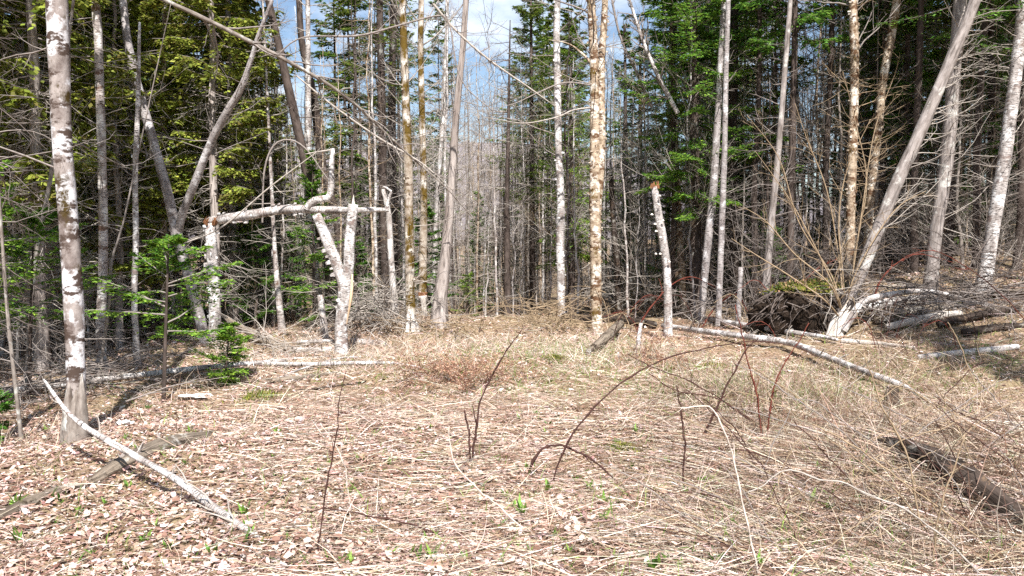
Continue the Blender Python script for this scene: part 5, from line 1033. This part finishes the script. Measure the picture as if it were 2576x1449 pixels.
REG = [(560, 1230, 'below the blotched trunk'), (560, 1460, 'around the foot of the leaning stick'), (1150, 1180, 'left of the tall curving cane'), (1150, 1460, 'in the lower left middle foreground'), (1620, 1180, 'around the wide arching cane'), (1620, 1460, 'under the hoop cane'), (2400, 1180, 'near the grass clump at right'), (2400, 1460, 'in the lower right tangle')]
for k in range(110):
    px, py = rl.uniform(100, 2300), rl.uniform(1030, 1440); z_ = next(q[2] for q in REG if px < q[0] and py < q[1])
    sprout(px, py, rl.uniform(.5, 1.05), int(rl.integers(6)), 'small green sprout among dead leaves ' + z_, 'sprouts ' + z_)
# moss cushions
for px, py, wx, lab in ((655, 1003, .2, 'flat yellow green moss patch below the level birch logs'), (1570, 1135, .13, 'green moss tussock in mid clearing'), (1785, 925, .13, 'moss tussock by the wide arching cane'), (1395, 905, .16, 'olive moss tussock left of the grey log end')):
    g = G(px, py); r = RNG(); n = 900; a = r.uniform(0, 6.28, n); q = np.abs(r.normal(0, .55, n)) * (1 + .3 * np.sin(3 * a + px)); x = g[0] + np.cos(a) * q * wx * 1.3; y = g[1] + np.sin(a) * q * wx * .9
    mb = MB(); V = np.stack([x, y, hgt(x, y) + .03 * np.maximum(0, 1 - q ** 2)], -1); leaves(mb, r, V, norm(r.normal(0, .6, (n, 3)) + [0, 0, 1]), r.normal(0, 1, (n, 3)), r.uniform(.02, .05, n), r.uniform(.004, .009, n), palette(r, n, [(.16, .18, .03), (.25, .24, .05), (.10, .13, .02), (.35, .26, .15)]))
    solo('moss_patch', mb, 'moss_tuft', g, lab, 'moss', kind='thing', smooth=False)
# scraps of white birch bark
for px, py, wx, lab in ((488, 1007, .16, 'torn white birch bark lying right of the blotched trunk'), (312, 1076, .07, 'small white bark scrap in the shadow of the blotched trunk')):
    g = G(px, py); r = RNG(); n = 7; u = np.linspace(-1, 1, n); X, Y = np.meshgrid(u, u); Zb = .03 + .02 * np.abs(Y) ** 2 + r.normal(0, .008, X.shape); idx = np.arange(n * n).reshape(n, n)
    V = np.stack([g[0] + X * wx * (1 + .2 * np.sin(4 * Y)), g[1] + Y * wx * .55 * (1 + .2 * np.sin(3 * X)), g[2] + Zb], -1).reshape(-1, 3); mb = MB(); mb.add(V, np.stack([idx[:-1, :-1], idx[:-1, 1:], idx[1:, 1:], idx[1:, :-1]], -1).reshape(-1, 4))
    solo('bark_scrap', mb, 'bark_scrap', g, lab, 'bark')
# rust red dry ferns
for px, py, n_, lab in ((1150, 960, 110, 'tawny red clump of dead ferns in mid clearing'), (1640, 925, 40, 'dead ferns by the wide arching cane')):
    g = G(px, py); t = thing('dead_fern', lab, 'fern', g); r = RNG()
    b = g + np.c_[r.normal(0, .32, (n_, 2)), np.zeros(n_)]; b[:, 2] = hgt(b[:, 0], b[:, 1]); a = r.uniform(0, 6.28, n_); e = r.uniform(.5, 1.4, n_)
    Pt, R = grow(r, b, np.stack([np.cos(a) * np.cos(e), np.sin(a) * np.cos(e), np.sin(e)], -1), r.uniform(.25, .6, n_), np.full(n_, .0025), -.7, .1, 7, .4); mb = MB(); tubes(mb, Pt, R, 3, False); part('stems', mb, 'cane_red', t)['kind'] = 'stuff'
    mb = MB(); sprays(mb, r, Pt, 9, 4, [(.30, .16, .10), (.42, .26, .17), (.20, .095, .06), (.5, .36, .25)], .3, (.02, .04), .004, .2, .2); part('fronds', mb, 'dry_leaf', t, smooth=False)['kind'] = 'stuff'

# ---------------- pieces that sit on a part become its sub-parts
for root in [o for o in bpy.data.objects if o.type == 'EMPTY']:
    kids = list(root.children); first = {}
    for c in kids: first.setdefault(c.name.split('.')[0], []).append(c)
    host = (first.get('trunk') or [None])[0]; stems = first.get('stem', []); tws = first.get('twigs', [])
    if host is not None:
        for nm in ('bark_flakes', 'shelf_fungus', 'root_slab', 'splinter', 'splinters', 'torn_strip', 'gnawed_ring', 'gnawed_wood'):
            for c in first.get(nm, []): c.parent = host
    elif stems:
        for j, c in enumerate(tws + first.get('prickles', [])): c.parent = stems[min(j, len(stems) - 1)]
    cu = (first.get('fallen_top') or stems or [None])[0]
    if cu is not None:
        for c in first.get('bark_curl', []): c.parent = cu
    for c in first.get('limb_twigs', []):
        c.parent = first['limb'][0]; c.name = 'twigs'
